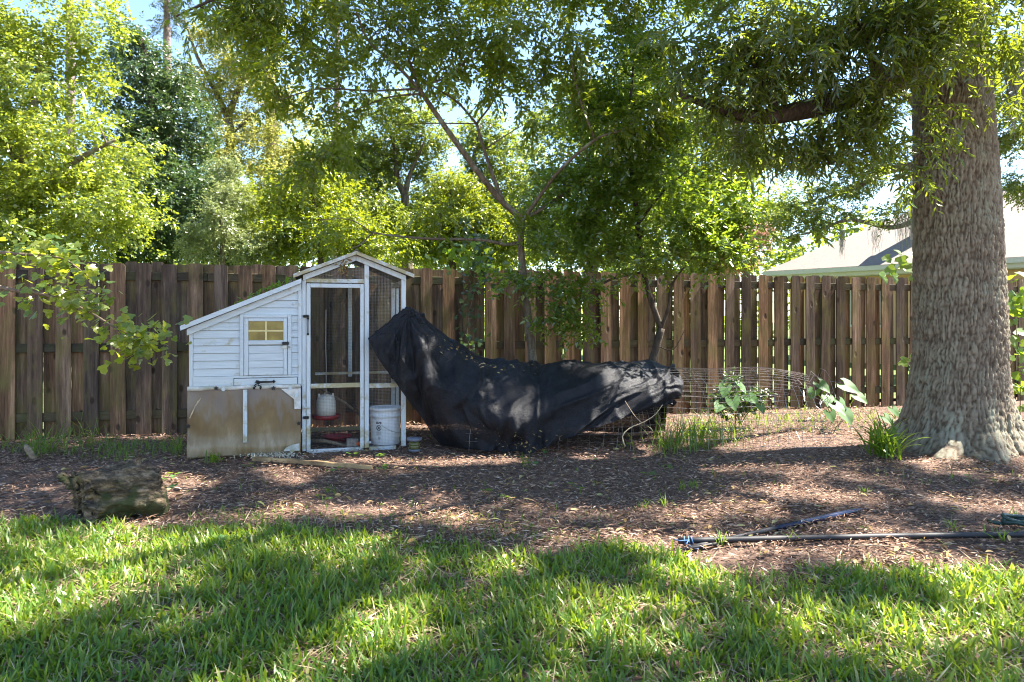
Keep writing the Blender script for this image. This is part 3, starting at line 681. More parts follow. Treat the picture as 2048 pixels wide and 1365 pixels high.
# ------------------------------------------------------------------ glossy laurel (right of the sapling)
tl = [([gpt(1303,7.7), P(1302,742,7.7), P(1311,700,7.7), P(1322,657,7.7)], [.05,.048,.045,.045]),
      (L((1322,657,7.7),(1303,605,7.65),(1287,545,7.65),(1275,450,7.6),(1266,360,7.6),(1256,285,7.6),(1262,190,7.5),(1270,80,7.5)), [.036,.034,.032,.028,.025,.021,.016,.008]),
      (L((1322,657,7.7),(1337,615,7.6),(1344,570,7.5),(1380,520,7.4)), [.022,.018,.014,.007]), (L((1287,545,7.65),(1220,560,7.5),(1160,600,7.3),(1110,620,7.2)), [.016,.013,.01,.005]),
      (L((1310,690,7.7),(1345,700,7.6),(1370,660,7.5)), [.006,.005,.003]), (L((1275,450,7.6),(1330,380,7.5),(1390,330,7.5)), [.018,.012,.006]), (L((1275,450,7.6),(1210,390,7.5),(1130,370,7.4)), [.018,.012,.006])]
te = [E(1250,300,7.5,.55,.5,.5), E(1150,380,7.4,.5), E(1340,330,7.4,.5), E(1220,440,7.3,.5,.4,.4), E(1320,440,7.3,.45), E(1130,470,7.3,.4,.3,.3), E(1220,520,7.2,.4,.3,.24), E(1310,510,7.2,.35,.3,.2), E(1400,430,7.4,.4), E(1280,170,7.5,.5),
      E(1420,520,7.2,.32,.3,.16), E(1180,230,7.5,.4), E(1380,240,7.5,.4), E(1140,600,7.1,.24,.2,.16,1.6), E(1090,630,7.1,.15,.15,.1,1.6), E(1165,650,7.1,.16,.15,.1,1.4), E(1160,560,7.1,.28,.2,.14,1.3), E(1470,490,7.2,.24,.2,.16), E(1440,400,7.3,.35,.3,.3), E(1400,500,7.1,.35,.3,.22), E(1490,420,7.2,.25,.25,.25), E(1040,560,7.2,.15,.15,.1), E(1290,60,7.5,.5), E(1250,-80,7.6,.8), E(1400,-60,7.6,.7)]
tree('glossy_laurel', 'upright laurel with dark fork trunk and dense glossy green leaves against the fence', tl, te,
     310, .16, 14, 9, .2, .066, .036, M['leaf_glossy'], M['bark_dark'], 42, T_DIAM, droop=.15, flat=.9, twig_r=.006)

# ------------------------------------------------------------------ big oak on the right
OB = np.array([4.27, 6.55, 0.])
oak = empty('oak_tree', tuple(OB), 0, 'massive oak with furrowed grey bark and lichened root flare beside the fence', 'tree')
def oak_trunk():
    na, nz = 270, 480
    a = np.linspace(0, 2*np.pi, na, endpoint=False); z = np.concatenate([np.linspace(-.12, 4.45, nz-40), np.linspace(4.5, 7.0, 40)])
    A, Z = np.meshgrid(a, z)
    r = np.interp(Z, [-.12,.0,.08,.2,.4,.8,1.6,2.6,3.4,4.2,5.5,7], [.66,.60,.54,.48,.44,.40,.378,.35,.32,.275,.25,.2])
    flare = np.clip(1-Z/.75, 0, 1)**2.0
    r = r*(1 + flare*(.30*np.abs(np.sin(A*3.5+.7))**.6-.1+.12*np.sin(A*3+2.1)+.08*np.sin(A*11+1)))
    r = r*(1 + .025*np.sin(A*2+Z*.7) + .02*np.sin(A*3-Z*1.3))
    # furrowed plates
    wv = .5*(fbm(A/(2*np.pi)*14, Z*3.2, 3, 2)-.5)
    wv2 = fbm(A/(2*np.pi)*40, Z*9, 3, 17)-.5
    f1, f2, cid = worley(A/(2*np.pi)*88+wv*2.4+wv2*2.4, Z*4.0+wv*1.0+wv2*.8, 1, 88)
    vr = fbm(A/(2*np.pi)*150+wv2*2, Z*14, 3, 23)
    g1, g2, _ = worley(A/(2*np.pi)*96+wv*3+wv2*2, Z*15+wv*2, 6, 96)
    ridge = np.clip(.60*np.clip((f2-f1)*1.9, 0, 1)**.8 + .50*(vr-.25) + .30*np.clip((g2-g1)*2.0, 0, 1), 0, 1)
    fine = fbm(A/(2*np.pi)*300, Z*60, 2, 8)
    r = r + .029*(ridge-.6) + .012*(fine-.5)
    cx = np.interp(Z, [0,1,2.5,4.2,7], [0,.03,-.02,-.08,-.2])
    V = np.stack([cx+r*np.cos(A), r*np.sin(A)*.95, Z], -1).reshape(-1,3)
    idx = np.arange(na*nz).reshape(nz, na); nxt = np.roll(idx, -1, 1)
    F = np.stack([idx[:-1], nxt[:-1], nxt[1:], idx[1:]], -1).reshape(-1,4)
    o = obj('trunk', V, F, M['oak'], oak, True)
    for nm, d in (('ridge', ridge), ('plate', cid)):
        at = o.data.attributes.new(nm, 'FLOAT', 'POINT'); at.data.foreach_set('value', d.ravel().astype(np.float32))
    return o
oak_trunk()
def rel(limbs): return [([np.asarray(p)-OB for p in pts], r) for pts, r in limbs]
ol = [(L((1935,150,6.55),(1850,140,6.4),(1760,170,6.2),(1680,200,6.1),(1600,222,6.0),(1520,235,5.9),(1450,222,5.8),(1360,190,5.7)), [.16,.14,.12,.10,.085,.065,.045,.02]),
      ([(4.25,6.5,4.6),(3.6,5.6,5.6),(2.6,4.6,6.4),(1.4,3.6,7.0)], [.13,.09,.06,.03]), ([(4.3,6.6,5.2),(5.4,6.0,6.2),(6.8,5.2,7)], [.13,.09,.04]),
      ([(4.25,6.6,5.6),(4.0,7.8,6.8),(3.4,9.2,7.8)], [.18,.13,.05]), ([(4.2,6.55,6.6),(4.0,6.3,8),(3.2,6.4,9.3)], [.22,.14,.05]), ([(4.2,6.5,5.8),(2.8,6.9,7.0),(1.2,7.2,7.8),(-.4,7.0,8.2)], [.12,.08,.05,.03]),
      ([(4.3,6.5,4.9),(5.6,7.6,5.6),(7.2,8.6,6.0)], [.17,.1,.04]), ([(1.4,3.6,7.0),(-.4,4.2,5.8),(-1.7,5.6,4.9),(-2.6,6.3,4.3),(-3.1,6.3,4.0)], [.05,.04,.025,.016,.008]),
      ([P(1760,170,6.2), P(1740,100,5.9), P(1700,20,5.6)], [.06,.04,.02]), ([P(1640,210,6.05), P(1640,280,6.0), P(1660,330,5.95)], [.02,.014,.008]), ([P(1560,230,5.95), P(1520,160,5.8), P(1490,60,5.7)], [.04,.025,.012])]
rng = np.random.default_rng(51)
oe = [E(1500,150,5.8,.42,.4,.3), E(1580,110,5.7,.5,.45,.35), E(1670,90,5.6,.5,.45,.35), E(1760,90,5.6,.5,.4,.4), E(1840,100,5.6,.42,.35,.4), E(1870,220,5.6,.22,.2,.30,.7), E(1845,330,5.65,.14,.15,.24,.7), E(1790,240,5.8,.35,.3,.25), E(1700,240,5.9,.35,.3,.2),
      E(1650,310,5.9,.25,.25,.25), E(1560,270,5.9,.3,.3,.18), E(1480,240,5.8,.3,.3,.2), E(1660,390,5.9,.14,.15,.2), E(1590,450,5.9,.12,.15,.12,.6), E(1690,440,5.9,.1,.1,.1,.5), E(1790,470,5.8,.06,.06,.06,.4), E(1410,170,5.7,.3,.3,.22), E(1930,60,5.5,.3,.25,.3), E(1360,100,5.7,.3),
      E(1440,50,5.7,.4), E(1560,20,5.6,.5), E(1720,-10,5.5,.6), E(1850,-10,5.5,.5), E(2010,40,5.6,.35), E(2040,160,5.8,.2,.2,.35), E(340,60,6.3,.4,.3,.2,.5), E(430,40,6.4,.45,.3,.2,.5), E(560,0,6.5,.6,.4,.2,.5)]
cen, out, k = clumps(rng, oe, 215)
cen2 = []                                            # unseen upper crown: gridded leaf clumps added to dapple the ground with shade
for gx_ in np.arange(.6, 9.6, .37):
    for gy_ in np.arange(1.6, 8.6, .37):
        if rng.random() < .27 or vnoise(np.array(gx_*.9), np.array(gy_*.9), 78) < .14 or np.hypot((gx_-5.0)/4.6, (gy_-5.0)/3.6) > 1: continue
        cen2.append([gx_+rng.normal(0,.2), gy_+rng.normal(0,.2), 7.0+1.2*(1-((gx_-4.5)/4.5)**2)+rng.normal(0,.45)])
cen2 = np.array(cen2); out2 = norm(rng.normal(size=cen2.shape)+np.array([0,0,.3]))
mb = wood_mesh(rng, ol, np.vstack([cen[:260], cen2[:120]]), .008, 9)
obj('limb', np.array(mb.V)-OB, mb.F, M['bark_dark'], oak, True)
V, F = crown_mesh(rng, cen, out, .19, 10, 9, .25, .088, .021, T_LEAF, .5, .4, .05, .8)
obj('crown', V-OB, F, M['leaf_oak'], oak)
V, F = crown_mesh(rng, cen2, out2, .20, 31, 9, .24, .11, .042, T_DIAM, .3, .4, .1, .8)
obj('dapple_crown', V-OB, F, M['leaf_oak'], oak)
# spanish moss hanging from oak and from the tree over the roof
def moss(c, h, w, n, seed, label):
    rng = np.random.default_rng(seed); mb = MB()
    for i in range(n):
        x, y = rng.normal(0,w,2); hh = h*rng.uniform(.35,1); z0 = rng.uniform(-.1,.02); k = 6; pts = []
        for j in range(k): pts.append((x*(1-.3*j/k)+rng.normal(0,.012), y*(1-.3*j/k)+rng.normal(0,.012), z0-hh*j/(k-1)))
        mb.tube(pts, [.0022]*k, 3, cap=False)
    o = mb.build('hanging_moss', M['moss']); o.location = c; return tag(o, label, 'moss', 'strands of hanging moss')
for i, (px, py, Y, h, w, n, lab) in enumerate([
     (2025,110,6.4,.75,.045,70,'long grey moss strand hanging right of the oak trunk'), (2042,60,6.3,.6,.05,70,'grey moss strand high beside the oak trunk, partly outside the leaves'),
     (1684,455,13.6,.55,.03,45,'thin grey-brown moss strand dangling in front of the pale roof'), (1815,395,13.8,1.1,.12,110,'wide lacy moss curtain dangling before the house chimney'), (1750,455,13.6,.5,.06,30,'wispy moss tuft on the limb over the roof'),
     (1650,160,6.0,.4,.05,40,'moss tuft under the heavy oak limb'), (1475,235,5.9,.3,.04,30,'small moss tuft near the oak limb tip')]):
    moss(tuple(P(px,py,Y)), h, w, n, 100+i, lab)

# ------------------------------------------------------------------ branch with lobed leaves reaching in at the left
def lobed_leaf(mat):
    tv, tf = T_LOBE; return np_mesh('leaf', tv, [tuple(f) for f in tf], mat)
lm = lobed_leaf(M['leaf_lobed'])
def put_leaves(root, spots, mesh, base):
    for p, d, nrm, s in spots:
        d = Vector(d).normalized(); s_ = d.cross(Vector(nrm)).normalized(); n = s_.cross(d)
        o = bpy.data.objects.new('leaf', mesh); link(o, root)
        Mx = Matrix(((d.x,s_.x,n.x),(d.y,s_.y,n.y),(d.z,s_.z,n.z)))
        o.matrix_local = Matrix.Translation(Vector(p)-Vector(base)) @ Mx.to_4x4() @ Matrix.Scale(s, 4)
bt = np.array([-5.1, 4.9, 0.])
broot = empty('lobed_leaf_tree', tuple(bt), 0, 'low branch with lobed green leaves reaching across the left fence boards', 'tree branch')
bl = [([bt, bt+np.array([.05,0,1.0]), bt+np.array([.1,.05,1.9]), bt+np.array([.0,.1,3.2])], [.06,.05,.045,.02]),
      ([bt+np.array([.1,.05,1.75]), P(0,575,5.00), P(90,590,5.00), P(170,620,4.95), P(230,655,4.90), P(290,680,4.90), P(325,672,4.90)], [.022,.016,.013,.01,.008,.005,.003]),
      ([bt+np.array([.1,.05,1.85]), P(0,505,5.10), P(70,510,5.00), P(130,520,5.00), P(185,560,4.95)], [.02,.013,.01,.007,.003]), ([P(90,590,5.00),P(150,580,4.90),P(200,590,4.85)],[.006,.005,.003]), ([P(230,655,4.90),P(260,690,4.90),P(268,710,4.90)],[.005,.004,.002])]
mb = MB()
A, B = limb_points(bl)
for c, r in zip(A, B): mb.tube(c, r, 6)
obj('branch', np.array(mb.V)-bt, mb.F, M['twig'], broot, True)
rng = np.random.default_rng(61); spots = []
for c, dens in ((A[1], 230), (A[2], 170), (A[3], 50), (A[4], 40)):
    for i in range(dens):
        t = rng.uniform(.12 if len(c) > 16 else 0, 1)**.75; p = c[min(int(t*len(c)), len(c)-1)] + rng.normal(0,1,3)*np.array([.07,.08,.075])
        d = rng.normal(0,.7,3)+np.array([.35,-.25,-.45]); nrm = np.array([0,-.45,.9])+rng.normal(0,.4,3)
        spots.append((p, d, nrm, rng.uniform(.035,.075)))
put_leaves(broot, spots, lm, bt)

# ------------------------------------------------------------------ vines on the fence
def vine(name, label, path, n, spread, size, seed, mat, cat='vine'):
    rng = np.random.default_rng(seed); c = curve_pts(path, 30); base = c[0]
    root = empty(name, tuple(base), 0, label, cat); MB_ = MB().tube(c-base, np.linspace(.006,.003,30), 5); MB_.build('stem', M['twig'], root, True)
    t = rng.integers(0,30,n); p = c[t] + rng.normal(0,1,(n,3))*np.array([spread, .06, spread*.8]) + np.array([0,-.05,0])
    d = rng.normal(0,.7,(n,3))+np.array([0,-.4,-.5]); nr = np.array([0,-.6,.7])+rng.normal(0,.35,(n,3)); s = size*rng.uniform(.6,1.2,n)
    V, F = leaves_mesh(p, d, nr, s, s*.9, T_LOBE); obj('leaves', V-base, F, mat, root); return root
vine('creeper_vine', 'leafy creeper climbing the fence boards left of the leaning sapling', [gpt(940,7.85)+np.array([0,0,.02]), P(945,740,7.8), P(935,660,7.8), P(950,580,7.8), P(975,520,7.8), P(960,480,7.8), P(940,450,7.8)], 260, .10, .06, 71, M['leaf_dark'])  # dark leaf colour stands in for shade on the lower creeper
vine('fence_top_vine', 'bright green creeper spilling over the fence top left of the sapling trunk', [P(1000,560,7.9), P(970,530,7.85), P(930,510,7.8), P(890,520,7.8)], 110, .13, .08, 72, M['leaf_vine'])
vine('broad_leaf_vine', 'broad-leaved vine in the fence corner right of the oak trunk', [gpt(2040,8.2), P(2040,760,8.2), P(2034,680,8.1), P(2030,610,8.1), P(2045,560,8.1)], 110, .13, .14, 73, M['leaf_vine'])
def leafy_shoot(name, label, path, spots, size, seed):
    rng = np.random.default_rng(seed); c = curve_pts(path, 14); base = c[0]; root = empty(name, tuple(base), 0, label, 'vine')
    MB().tube(c-base, np.linspace(.005,.002,14), 5).build('stem', M['twig'], root, True)
    put_leaves(root, [(P(*s), rng.normal(0,.4,3)+np.array([.2,-.3,-.7]), np.array([0,-.8,.5])+rng.normal(0,.25,3), size*rng.uniform(.8,1.25)) for s in spots], vm, base)
vm = lobed_leaf(M['leaf_vine'])
leafy_shoot('grape_vine_shoot', 'vine shoot with big heart-shaped leaves poking above the fence left of the oak', [P(1835,640,8.6),P(1832,560,8.5),P(1810,520,8.5),P(1785,500,8.5)],
    [(1768,512,8.5),(1790,500,8.5),(1800,513,8.5),(1775,533,8.5),(1805,530,8.5),(1825,505,8.5),(1835,530,8.5),(1785,545,8.5),(1822,550,8.5),(1760,545,8.5)], .15, 74)
leafy_shoot('low_vine_shoot', 'little vine sprig beside the oak trunk halfway down the fence', [P(1835,800,7.6),P(1835,730,7.6),P(1815,715,7.6)], [(1812,715,7.6),(1822,708,7.6),(1800,722,7.6),(1830,728,7.6),(1832,640,7.8),(1834,660,7.8)], .085, 75)

# ------------------------------------------------------------------ chicken coop
C0 = np.array([-2.82, 5.96]); CA = R(16); CC, CS = math.cos(CA), math.sin(CA)
def cu(px, v=0):                                       # coop length coordinate seen at a pixel column, on the plane depth v
    k = (px-1024)/FPX; ox = C0[0]-CS*v; oy = C0[1]+CC*v
    return (ox-k*oy)/(k*CS-CC)
def cz(px, py, v=0):
    u = cu(px, v); Y = C0[1]+CS*u+CC*v; return CAMH-(py-HOR)/FPX*Y
def cuz(px, py, v=0): return cu(px, v), cz(px, py, v)
coop = empty('chicken_coop', (C0[0], C0[1], 0), CA, 'white wooden chicken coop with lean-to nest house and wire gabled run', 'chicken coop')
DEP = .95; PW = .045
uL = cu(378); uS = cu(607); uD = cu(733); uR = cu(808)
W, WH, WD = M['white'], M['white_h'], M['white_dirty']
def lbox(name, x0, x1, y0, y1, z0, z1, mat=None, parent=None, bevel=.003):
    return MB().box(x0,x1,y0,y1,z0,z1).build(name, mat or W, parent or coop, bevel=bevel)
ap = cuz(712, 510); eL = cuz(590, 556); eR = cuz(824, 556)           # gable line of the roof's underside
def gable_z(u): return np.interp(u, [eL[0], ap[0], eR[0]], [eL[1], ap[1], eR[1]])
lo = cuz(367, 660); hi = cuz(603, 566)
def lean_z(u): return lo[1] + (hi[1]-lo[1])*(u-lo[0])/(hi[0]-lo[0])
# posts
lbox('post', uL, uL+PW*.7, 0, PW, 0, lean_z(uL)-.03)
lbox('post', cu(604), cu(612), 0, PW, 0, gable_z(cu(608))-.05)
lbox('post', cu(729), cu(738), 0, PW, 0, gable_z(cu(733))-.02)
lbox('post', cu(803), cu(812), 0, PW, 0, gable_z(cu(807))-.02)
for u in (uL, cu(604), cu(803)):
    z = lean_z(u) if u < .3 else gable_z(u); lbox('post', u, u+PW*.85, DEP-PW, DEP, 0, z-.04)
lbox('post', cu(700,.95)-.02, cu(700,.95)+.02, DEP-PW, DEP, .6, gable_z(cu(712))-.06)
# nest house: lapped boards cut to the roof slope
uW0, uW1 = uL+PW*.7+.002, cu(597)
zb = cz(490, 752); row = .0675; k = 0
def clip_poly(x0, x1, z0, z1):
    pts = []
    for x, z in ((x0,z0),(x1,z0),(x1,z1),(x0,z1)): pts.append((x,z))
    out = []; f = lambda p: lean_z(p[0])-.05-p[1]
    for i in range(4):
        a, b2 = pts[i], pts[(i+1)%4]; fa, fb = f(a), f(b2)
        if fa >= 0: out.append(a)
        if fa*fb < 0: t = fa/(fa-fb); out.append((a[0]+(b2[0]-a[0])*t, a[1]+(b2[1]-a[1])*t))
    return out
while True:
    z0 = zb+k*row; poly = clip_poly(uW0, uW1, z0+.0015, z0+row-.0015)
    if len(poly) < 3: break
    mb = MB().prism(poly, 0, .014)
    # lap: lower edge stands proud
    mb.V = [(x, y-(.010*(1-(z-z0)/row) if y < .007 else 0)+.012, z) for x, y, z in mb.V]
    mb.build('clapboard', WH, coop); k += 1
lbox('backing_panel', uW0, uW1, .030, .036, .3, lean_z(uW0)-.06, M['rail'])
MB().prism([(uW0,.3),(uW1,.3),(uW1,lean_z(uW1)-.06),(uW0,lean_z(uW0)-.06)], DEP-.02, DEP-.005).build('back_panel', WH, coop)
MB().box(uL-.001, uL+.012, PW+.002, DEP-PW-.002, .02, lean_z(uL)-.06).build('end_panel', WH, coop)
MB().prism([(uW1-.0,.62),(uW1+.014,.62),(uW1+.014,lean_z(uW1)-.05),(uW1,lean_z(uW1)-.05)], PW+.002, DEP-PW-.002).build('end_panel', WH, coop)
lbox('nest_floor', uW0, uW1, .04, DEP-PW-.003, .60, .62, M['plank'])
lbox('corner_trim', cu(596.5), cu(603.5), -.012, .03, cz(600,772), lean_z(cu(600))-.055)
lbox('sill_board', uW0, uW1+.001, -.006, .03, cz(490,772), zb-.001, WH)
# rake trim and lean-to roof
MB().prism([(lo[0]+.03,lean_z(lo[0]+.03)-.062),(hi[0],lean_z(hi[0])-.062),(hi[0],lean_z(hi[0])-.006),(lo[0]+.03,lean_z(lo[0]+.03)-.006)], -.022, .0).build('rake_trim', WH, coop)
lr = MB().prism([(lo[0],lo[1]),(hi[0],hi[1]),(hi[0],hi[1]+.03),(lo[0]-.012,lo[1]+.028)], -.05, DEP+.06).build('lean_to_roof', M['roofing'], coop)
MB().prism([(lo[0]-.014,lo[1]-.006),(hi[0],hi[1]-.006),(hi[0],hi[1]+.036),(lo[0]-.018,lo[1]+.034)], -.066, -.051).build('roof_edge', WH, lr)
# nest door
d0, d1 = cu(480), cu(583); zt, zz = cz(480,629), zb
def mold(name, a, b_, z0, z1, y0=-.016, y1=.004, par=None, mat=None): return lbox(name, a, b_, y0, y1, z0, z1, mat or WH, par)
mold('door_trim', d0, cu(487.5), zz, zt); mold('door_trim', cu(575.5), d1, zz, zt); mold('door_trim', cu(487.5)+.0005, cu(575.5)-.0005, cz(530,636), zt)
nd = empty('nest_door', (0,0,0)); nd.parent = coop
a0, a1 = cu(488.5), cu(574.5); w0, w1 = cu(497), cu(567); wt, wb = cz(530,643), cz(530,681)
mold('stile', a0, w0, zz+.002, cz(530,637), -.02, 0, nd, W); mold('stile', w1, a1, zz+.002, cz(530,637), -.02, 0, nd, W)
mold('rail', w0+.0005, w1-.0005, wt, cz(530,637), -.02, 0, nd); mold('rail', w0+.0005, w1-.0005, cz(530,689.5), wb, -.02, 0, nd)
zr = [zz+.002, cz(530,736), cz(530,722), cz(530,707), cz(530,692), cz(530,690)]
for i in range(4): mold('panel_board', w0+.0005, w1-.0005, zr[i]+.001, zr[i+1]-.001, -.012, 0, nd)
wx, wzm = (w0+w1)/2, (wt+wb)/2
win = empty('window', (0,0,0)); win.parent = nd
for xa, xb in ((w0,wx-.008),(wx+.008,w1)):
    for za, zc in ((wb,wzm-.007),(wzm+.007,wt)): MB().box(xa+.001,xb-.001,-.008,-.004,za+.001,zc-.001).build('pane', M['amber'], win)
MB().box(wx-.008,wx+.008,-.014,-.003,wb+.0005,wt-.0005).build('muntin', M['amber_wood'], win)
for xa, xb in ((w0+.0005,wx-.0085),(wx+.0085,w1-.0005)): MB().box(xa,xb,-.013,-.003,wzm-.007,wzm+.007).build('muntin', M['amber_wood'], win)
lx, lz = cuz(571,687)
MB().box(lx-.025,lx+.028,-.038,-.017,lz-.014,lz+.014).tube([(lx-.03,-.034,lz+.004),(lx+.03,-.034,lz+.004)],.005,6).build('latch', M['black_metal'], nd)
MB().box(lx-.028,lx+.012,-.036,-.021,lz-.046,lz-.022).tube([(lx+.0,-.028,lz-.03),(lx+.045,-.03,lz-.034)],.006,6).build('padlock', M['steel'], nd)
# drawer with black handle
q0, q1 = cu(468.5), cu(594.5)
dr = empty('egg_drawer', (0,0,0)); dr.parent = coop
lbox('drawer_front', q0, q1, -.014, -.0065, cz(530,770), cz(530,756.5), WH, dr)
MB().box(q0-.005,q1+.004,-.0085,-.0062,cz(530,771.2),cz(530,755.2)).build('shadow_gap', M['black_metal'], dr)
hx, hz = cuz(530,764)
mb = MB().tube([(hx-.06,-.03,hz),(hx-.02,-.045,hz+.003),(hx+.05,-.045,hz+.002),(hx+.075,-.02,hz+.004)], [.006,.009,.008,.006], 7)
mb.prism([(hx+.06,hz),(hx+.075,hz+.018),(hx+.092,hz),(hx+.075,hz-.012)], -.022, -.0145).prism([(hx-.085,hz-.002),(hx-.07,hz+.018),(hx-.045,hz+.012),(hx-.05,hz-.015)], -.024, -.0145)
mb.build('handle', M['black_metal'], dr, True)
mb = MB()
for sx in (-.09,-.035):
    pts = [(hx-.06+(sx+.06)*t+ (.012*math.sin(t*9)), -.03-.01*math.sin(t*3), hz-.045*t) for t in np.linspace(0,1,6)]
    mb.tube(pts, .005, 6)
    mb.sphere((hx-.06+(sx+.06), -.034, hz-.05), .011, 8, 6, (1,1,1.2))
mb.build('latch_hook', M['black_metal'], dr, True)
# stained tarp over the lower part
rng = np.random.default_rng(80)
def tarp():
    nu, nv = 60, 40; t0, t1 = uL-.01, cu(603)-.005; zt = cz(490,771.5); U, Vv = np.meshgrid(np.linspace(0,1,nu), np.linspace(0,1,nv))
    x = t0+(t1-t0)*U; zlow = -.012+.02*np.sin(U*7)*.5; z = zlow+(zt-zlow)*Vv
    y = -.018-.006*fbm(U*5,Vv*3,3,4) - .020*np.exp(-((Vv-.12)/.12)**2)*(.5+vnoise(U*4,Vv*0+1,7)) - .006*np.sin((U+Vv*.8)*14)*np.clip(1-U*2.2,0,1)
    y -= .016*np.exp(-((U-.0)/.05)**2)*np.clip(.4-Vv,0,1)*2
    idx = np.arange(nu*nv).reshape(nv,nu); F = np.stack([idx[:-1,:-1],idx[:-1,1:],idx[1:,1:],idx[1:,:-1]],-1).reshape(-1,4)
    o = obj('tarp', np.stack([x,y,z],-1).reshape(-1,3), F, M['tarp'], coop, True); md = o.modifiers.new('thick','SOLIDIFY'); md.thickness = .003
    # folded white hem along the top, gusset and patches
    hm = MB(); n = 26; zz_ = np.interp
    top = [(t0+(t1-t0)*i/(n-1), -.030-.004*math.sin(i*1.7), zt+.002*math.sin(i*1.1)+.004) for i in range(n)]
    low = [(p[0], p[1]-.002, p[2]-.034-.006*math.sin(i*.9)*(1 if i < 8 else .3)) for i, p in enumerate(top)]
    hm.add(top+low, [(i, i+n, i+n+1, i+1) for i in range(n-1)])
    h = hm.build('hem', M['hem'], o, True); md = h.modifiers.new('thick','SOLIDIFY'); md.thickness = .004
    xr = t1; MB().prism([(xr-.17,zt-.035),(xr-.0,zt-.035),(xr,zt-.22),(xr-.055,zt-.22),(xr-.06,zt-.13)], -.036, -.031).build('gusset', M['hem'], o)
    MB().prism([(xr-.15,.02),(xr-.01,.02),(xr-.012,.085),(xr-.08,.075),(xr-.13,.05)], -.06, -.054).build('patch', M['hem'], o)
    return o
tp = tarp()
bx0, bx1 = cu(487), cu(495.5)
lbox('batten', bx0, bx1, -.05, -.034, cz(490,884), cz(490,779), W)
def star(px, py, y=-.04):
    x, z = cuz(px, py); r = [.022,.012]
    MB().prism([(x+r[i%2]*math.sin(i*math.pi/5), z+r[i%2]*math.cos(i*math.pi/5)) for i in range(10)][::-1], y-.008, y).build('star_knob', M['black_metal'], tp)
for a in ((433.5,776),(547.5,776),(598,845,-.066),(379,851,-.06)): star(*a)
for px, py in ((448,778),(581,776),(593.5,790),(585,899)):
    x, z = cuz(px, py); MB().lathe([(.017,0),(.017,.004),(.006,.004),(.005,.007)],14).build('washer', M['white'], tp).matrix_local = Matrix.Translation((x,-.042 if py < 800 else -.062,z)) @ Matrix.Rotation(R(90),4,'X')
x, z = cuz(399, 805); MB().tube([(x-.07,-.05,z-.13),(x-.02,-.06,z-.02),(x+.02,-.05,z+.04)],.005,5).tube([(x-.06,-.05,z-.1),(x-.0,-.062,z+.02)],.004,5).build('straw_stalk', M['pale_twig'], tp)
# pentagon sticker on the wall
x, z = cuz(588, 608); MB().prism([(x+.016*(1 if i%2 else .5)*math.sin(i*math.pi/5), z+.016*(1 if i%2 else .5)*math.cos(i*math.pi/5)) for i in range(10)][::-1], -.004, -.0).build('star_badge', M['hem'], coop)

# ---- wire run
def wire_panel(name, poly, y, parent, sp=.0135, r=.00075, mat=None):
    """hardware cloth filling a polygon in x,z"""
    P_ = np.array(poly); mb_V, mb_F = [], []
    def spans(axis, c):
        hits = []
        for i in range(len(P_)):
            a, b2 = P_[i], P_[(i+1)%len(P_)]
            if (a[axis]-c)*(b2[axis]-c) < 0: t = (c-a[axis])/(b2[axis]-a[axis]); hits.append(a[1-axis]+(b2[1-axis]-a[1-axis])*t)
        return sorted(hits)
    rr = random.Random(len(name))
    for axis in (0, 1):
        for c in np.arange(P_[:,axis].min()+sp*.5, P_[:,axis].max(), sp):
            h = spans(axis, c)
            for a, b2 in zip(h[::2], h[1::2]):
                nn = max(2, int((b2-a)/.12)+1); prev = None
                for t in np.linspace(a, b2, nn):
                    cc = c + rr.gauss(0,.0008); yy = y + rr.gauss(0,.001) + (.0013 if axis else 0)
                    ctr = (cc, yy, t) if axis == 0 else (t, yy, cc); b0 = len(mb_V)
                    for ang in (0, 2.094, 4.189):
                        o1, o2 = r*math.cos(ang), r*math.sin(ang)
                        mb_V.append((ctr[0]+o1, ctr[1]+o2, ctr[2]) if axis == 0 else (ctr[0], ctr[1]+o2, ctr[2]+o1))
                    if prev is not None:
                        for q in range(3): mb_F.append((prev+q, prev+(q+1)%3, b0+(q+1)%3, b0+q))
                    prev = b0
    o = obj(name, np.array(mb_V), np.array(mb_F), mat or M['dark_wire'], parent); o['kind'] = 'stuff'; return o
# door
dA, dB = cu(613), cu(728); zdt, zdb = cz(670,568), cz(670,902)
door = empty('run_door', (0,0,0)); door.parent = coop
sw = cu(621)-cu(613)
lbox('stile', dA, dA+sw, -.012, .022, zdb, zdt, W, door); lbox('stile', dB-sw, dB-.002, -.012, .022, zdb, zdt, W, door)
lbox('rail', dA+sw+.0005, dB-sw-.0005, -.011, .021, cz(670,576), zdt, WH, door); lbox('rail', dA+sw+.0005, dB-sw-.0005, -.011, .021, cz(670,776), cz(670,767), WD, door)
wire_panel('wire_mesh', [(dA+sw,zdb+.02),(dB-sw,zdb+.02),(dB-sw,cz(670,576)),(dA+sw,cz(670,576))], .024, door)
x, z = cuz(616, 653)
MB().tube([(x,-.016,z+.066),(x,-.04,z+.05),(x,-.04,z-.05),(x,-.016,z-.066)],[.006,.005,.005,.006],7).sphere((x,-.016,z+.072),.011).sphere((x,-.016,z-.072),.011).build('handle', M['black_metal'], door, True)
for py, m in ((633,'black_metal'),(816,'steel'),(835,'black_metal')):
    x, z = cuz(612.5, py); MB().box(x-.026,x+.022,-.022,-.0125,z-.013,z+.013).tube([(x-.03,-.026,z),(x+.024,-.026,z)],.006,6).build('bolt_latch', M[m], door)
x, z = cuz(604.5, 871); MB().lathe([(.013,0),(.013,.004),(.005,.004),(.005,.008)],12).build('washer', M['steel'], coop).matrix_local = Matrix.Translation((x+.012,-.001,z)) @ Matrix.Rotation(R(90),4,'X')
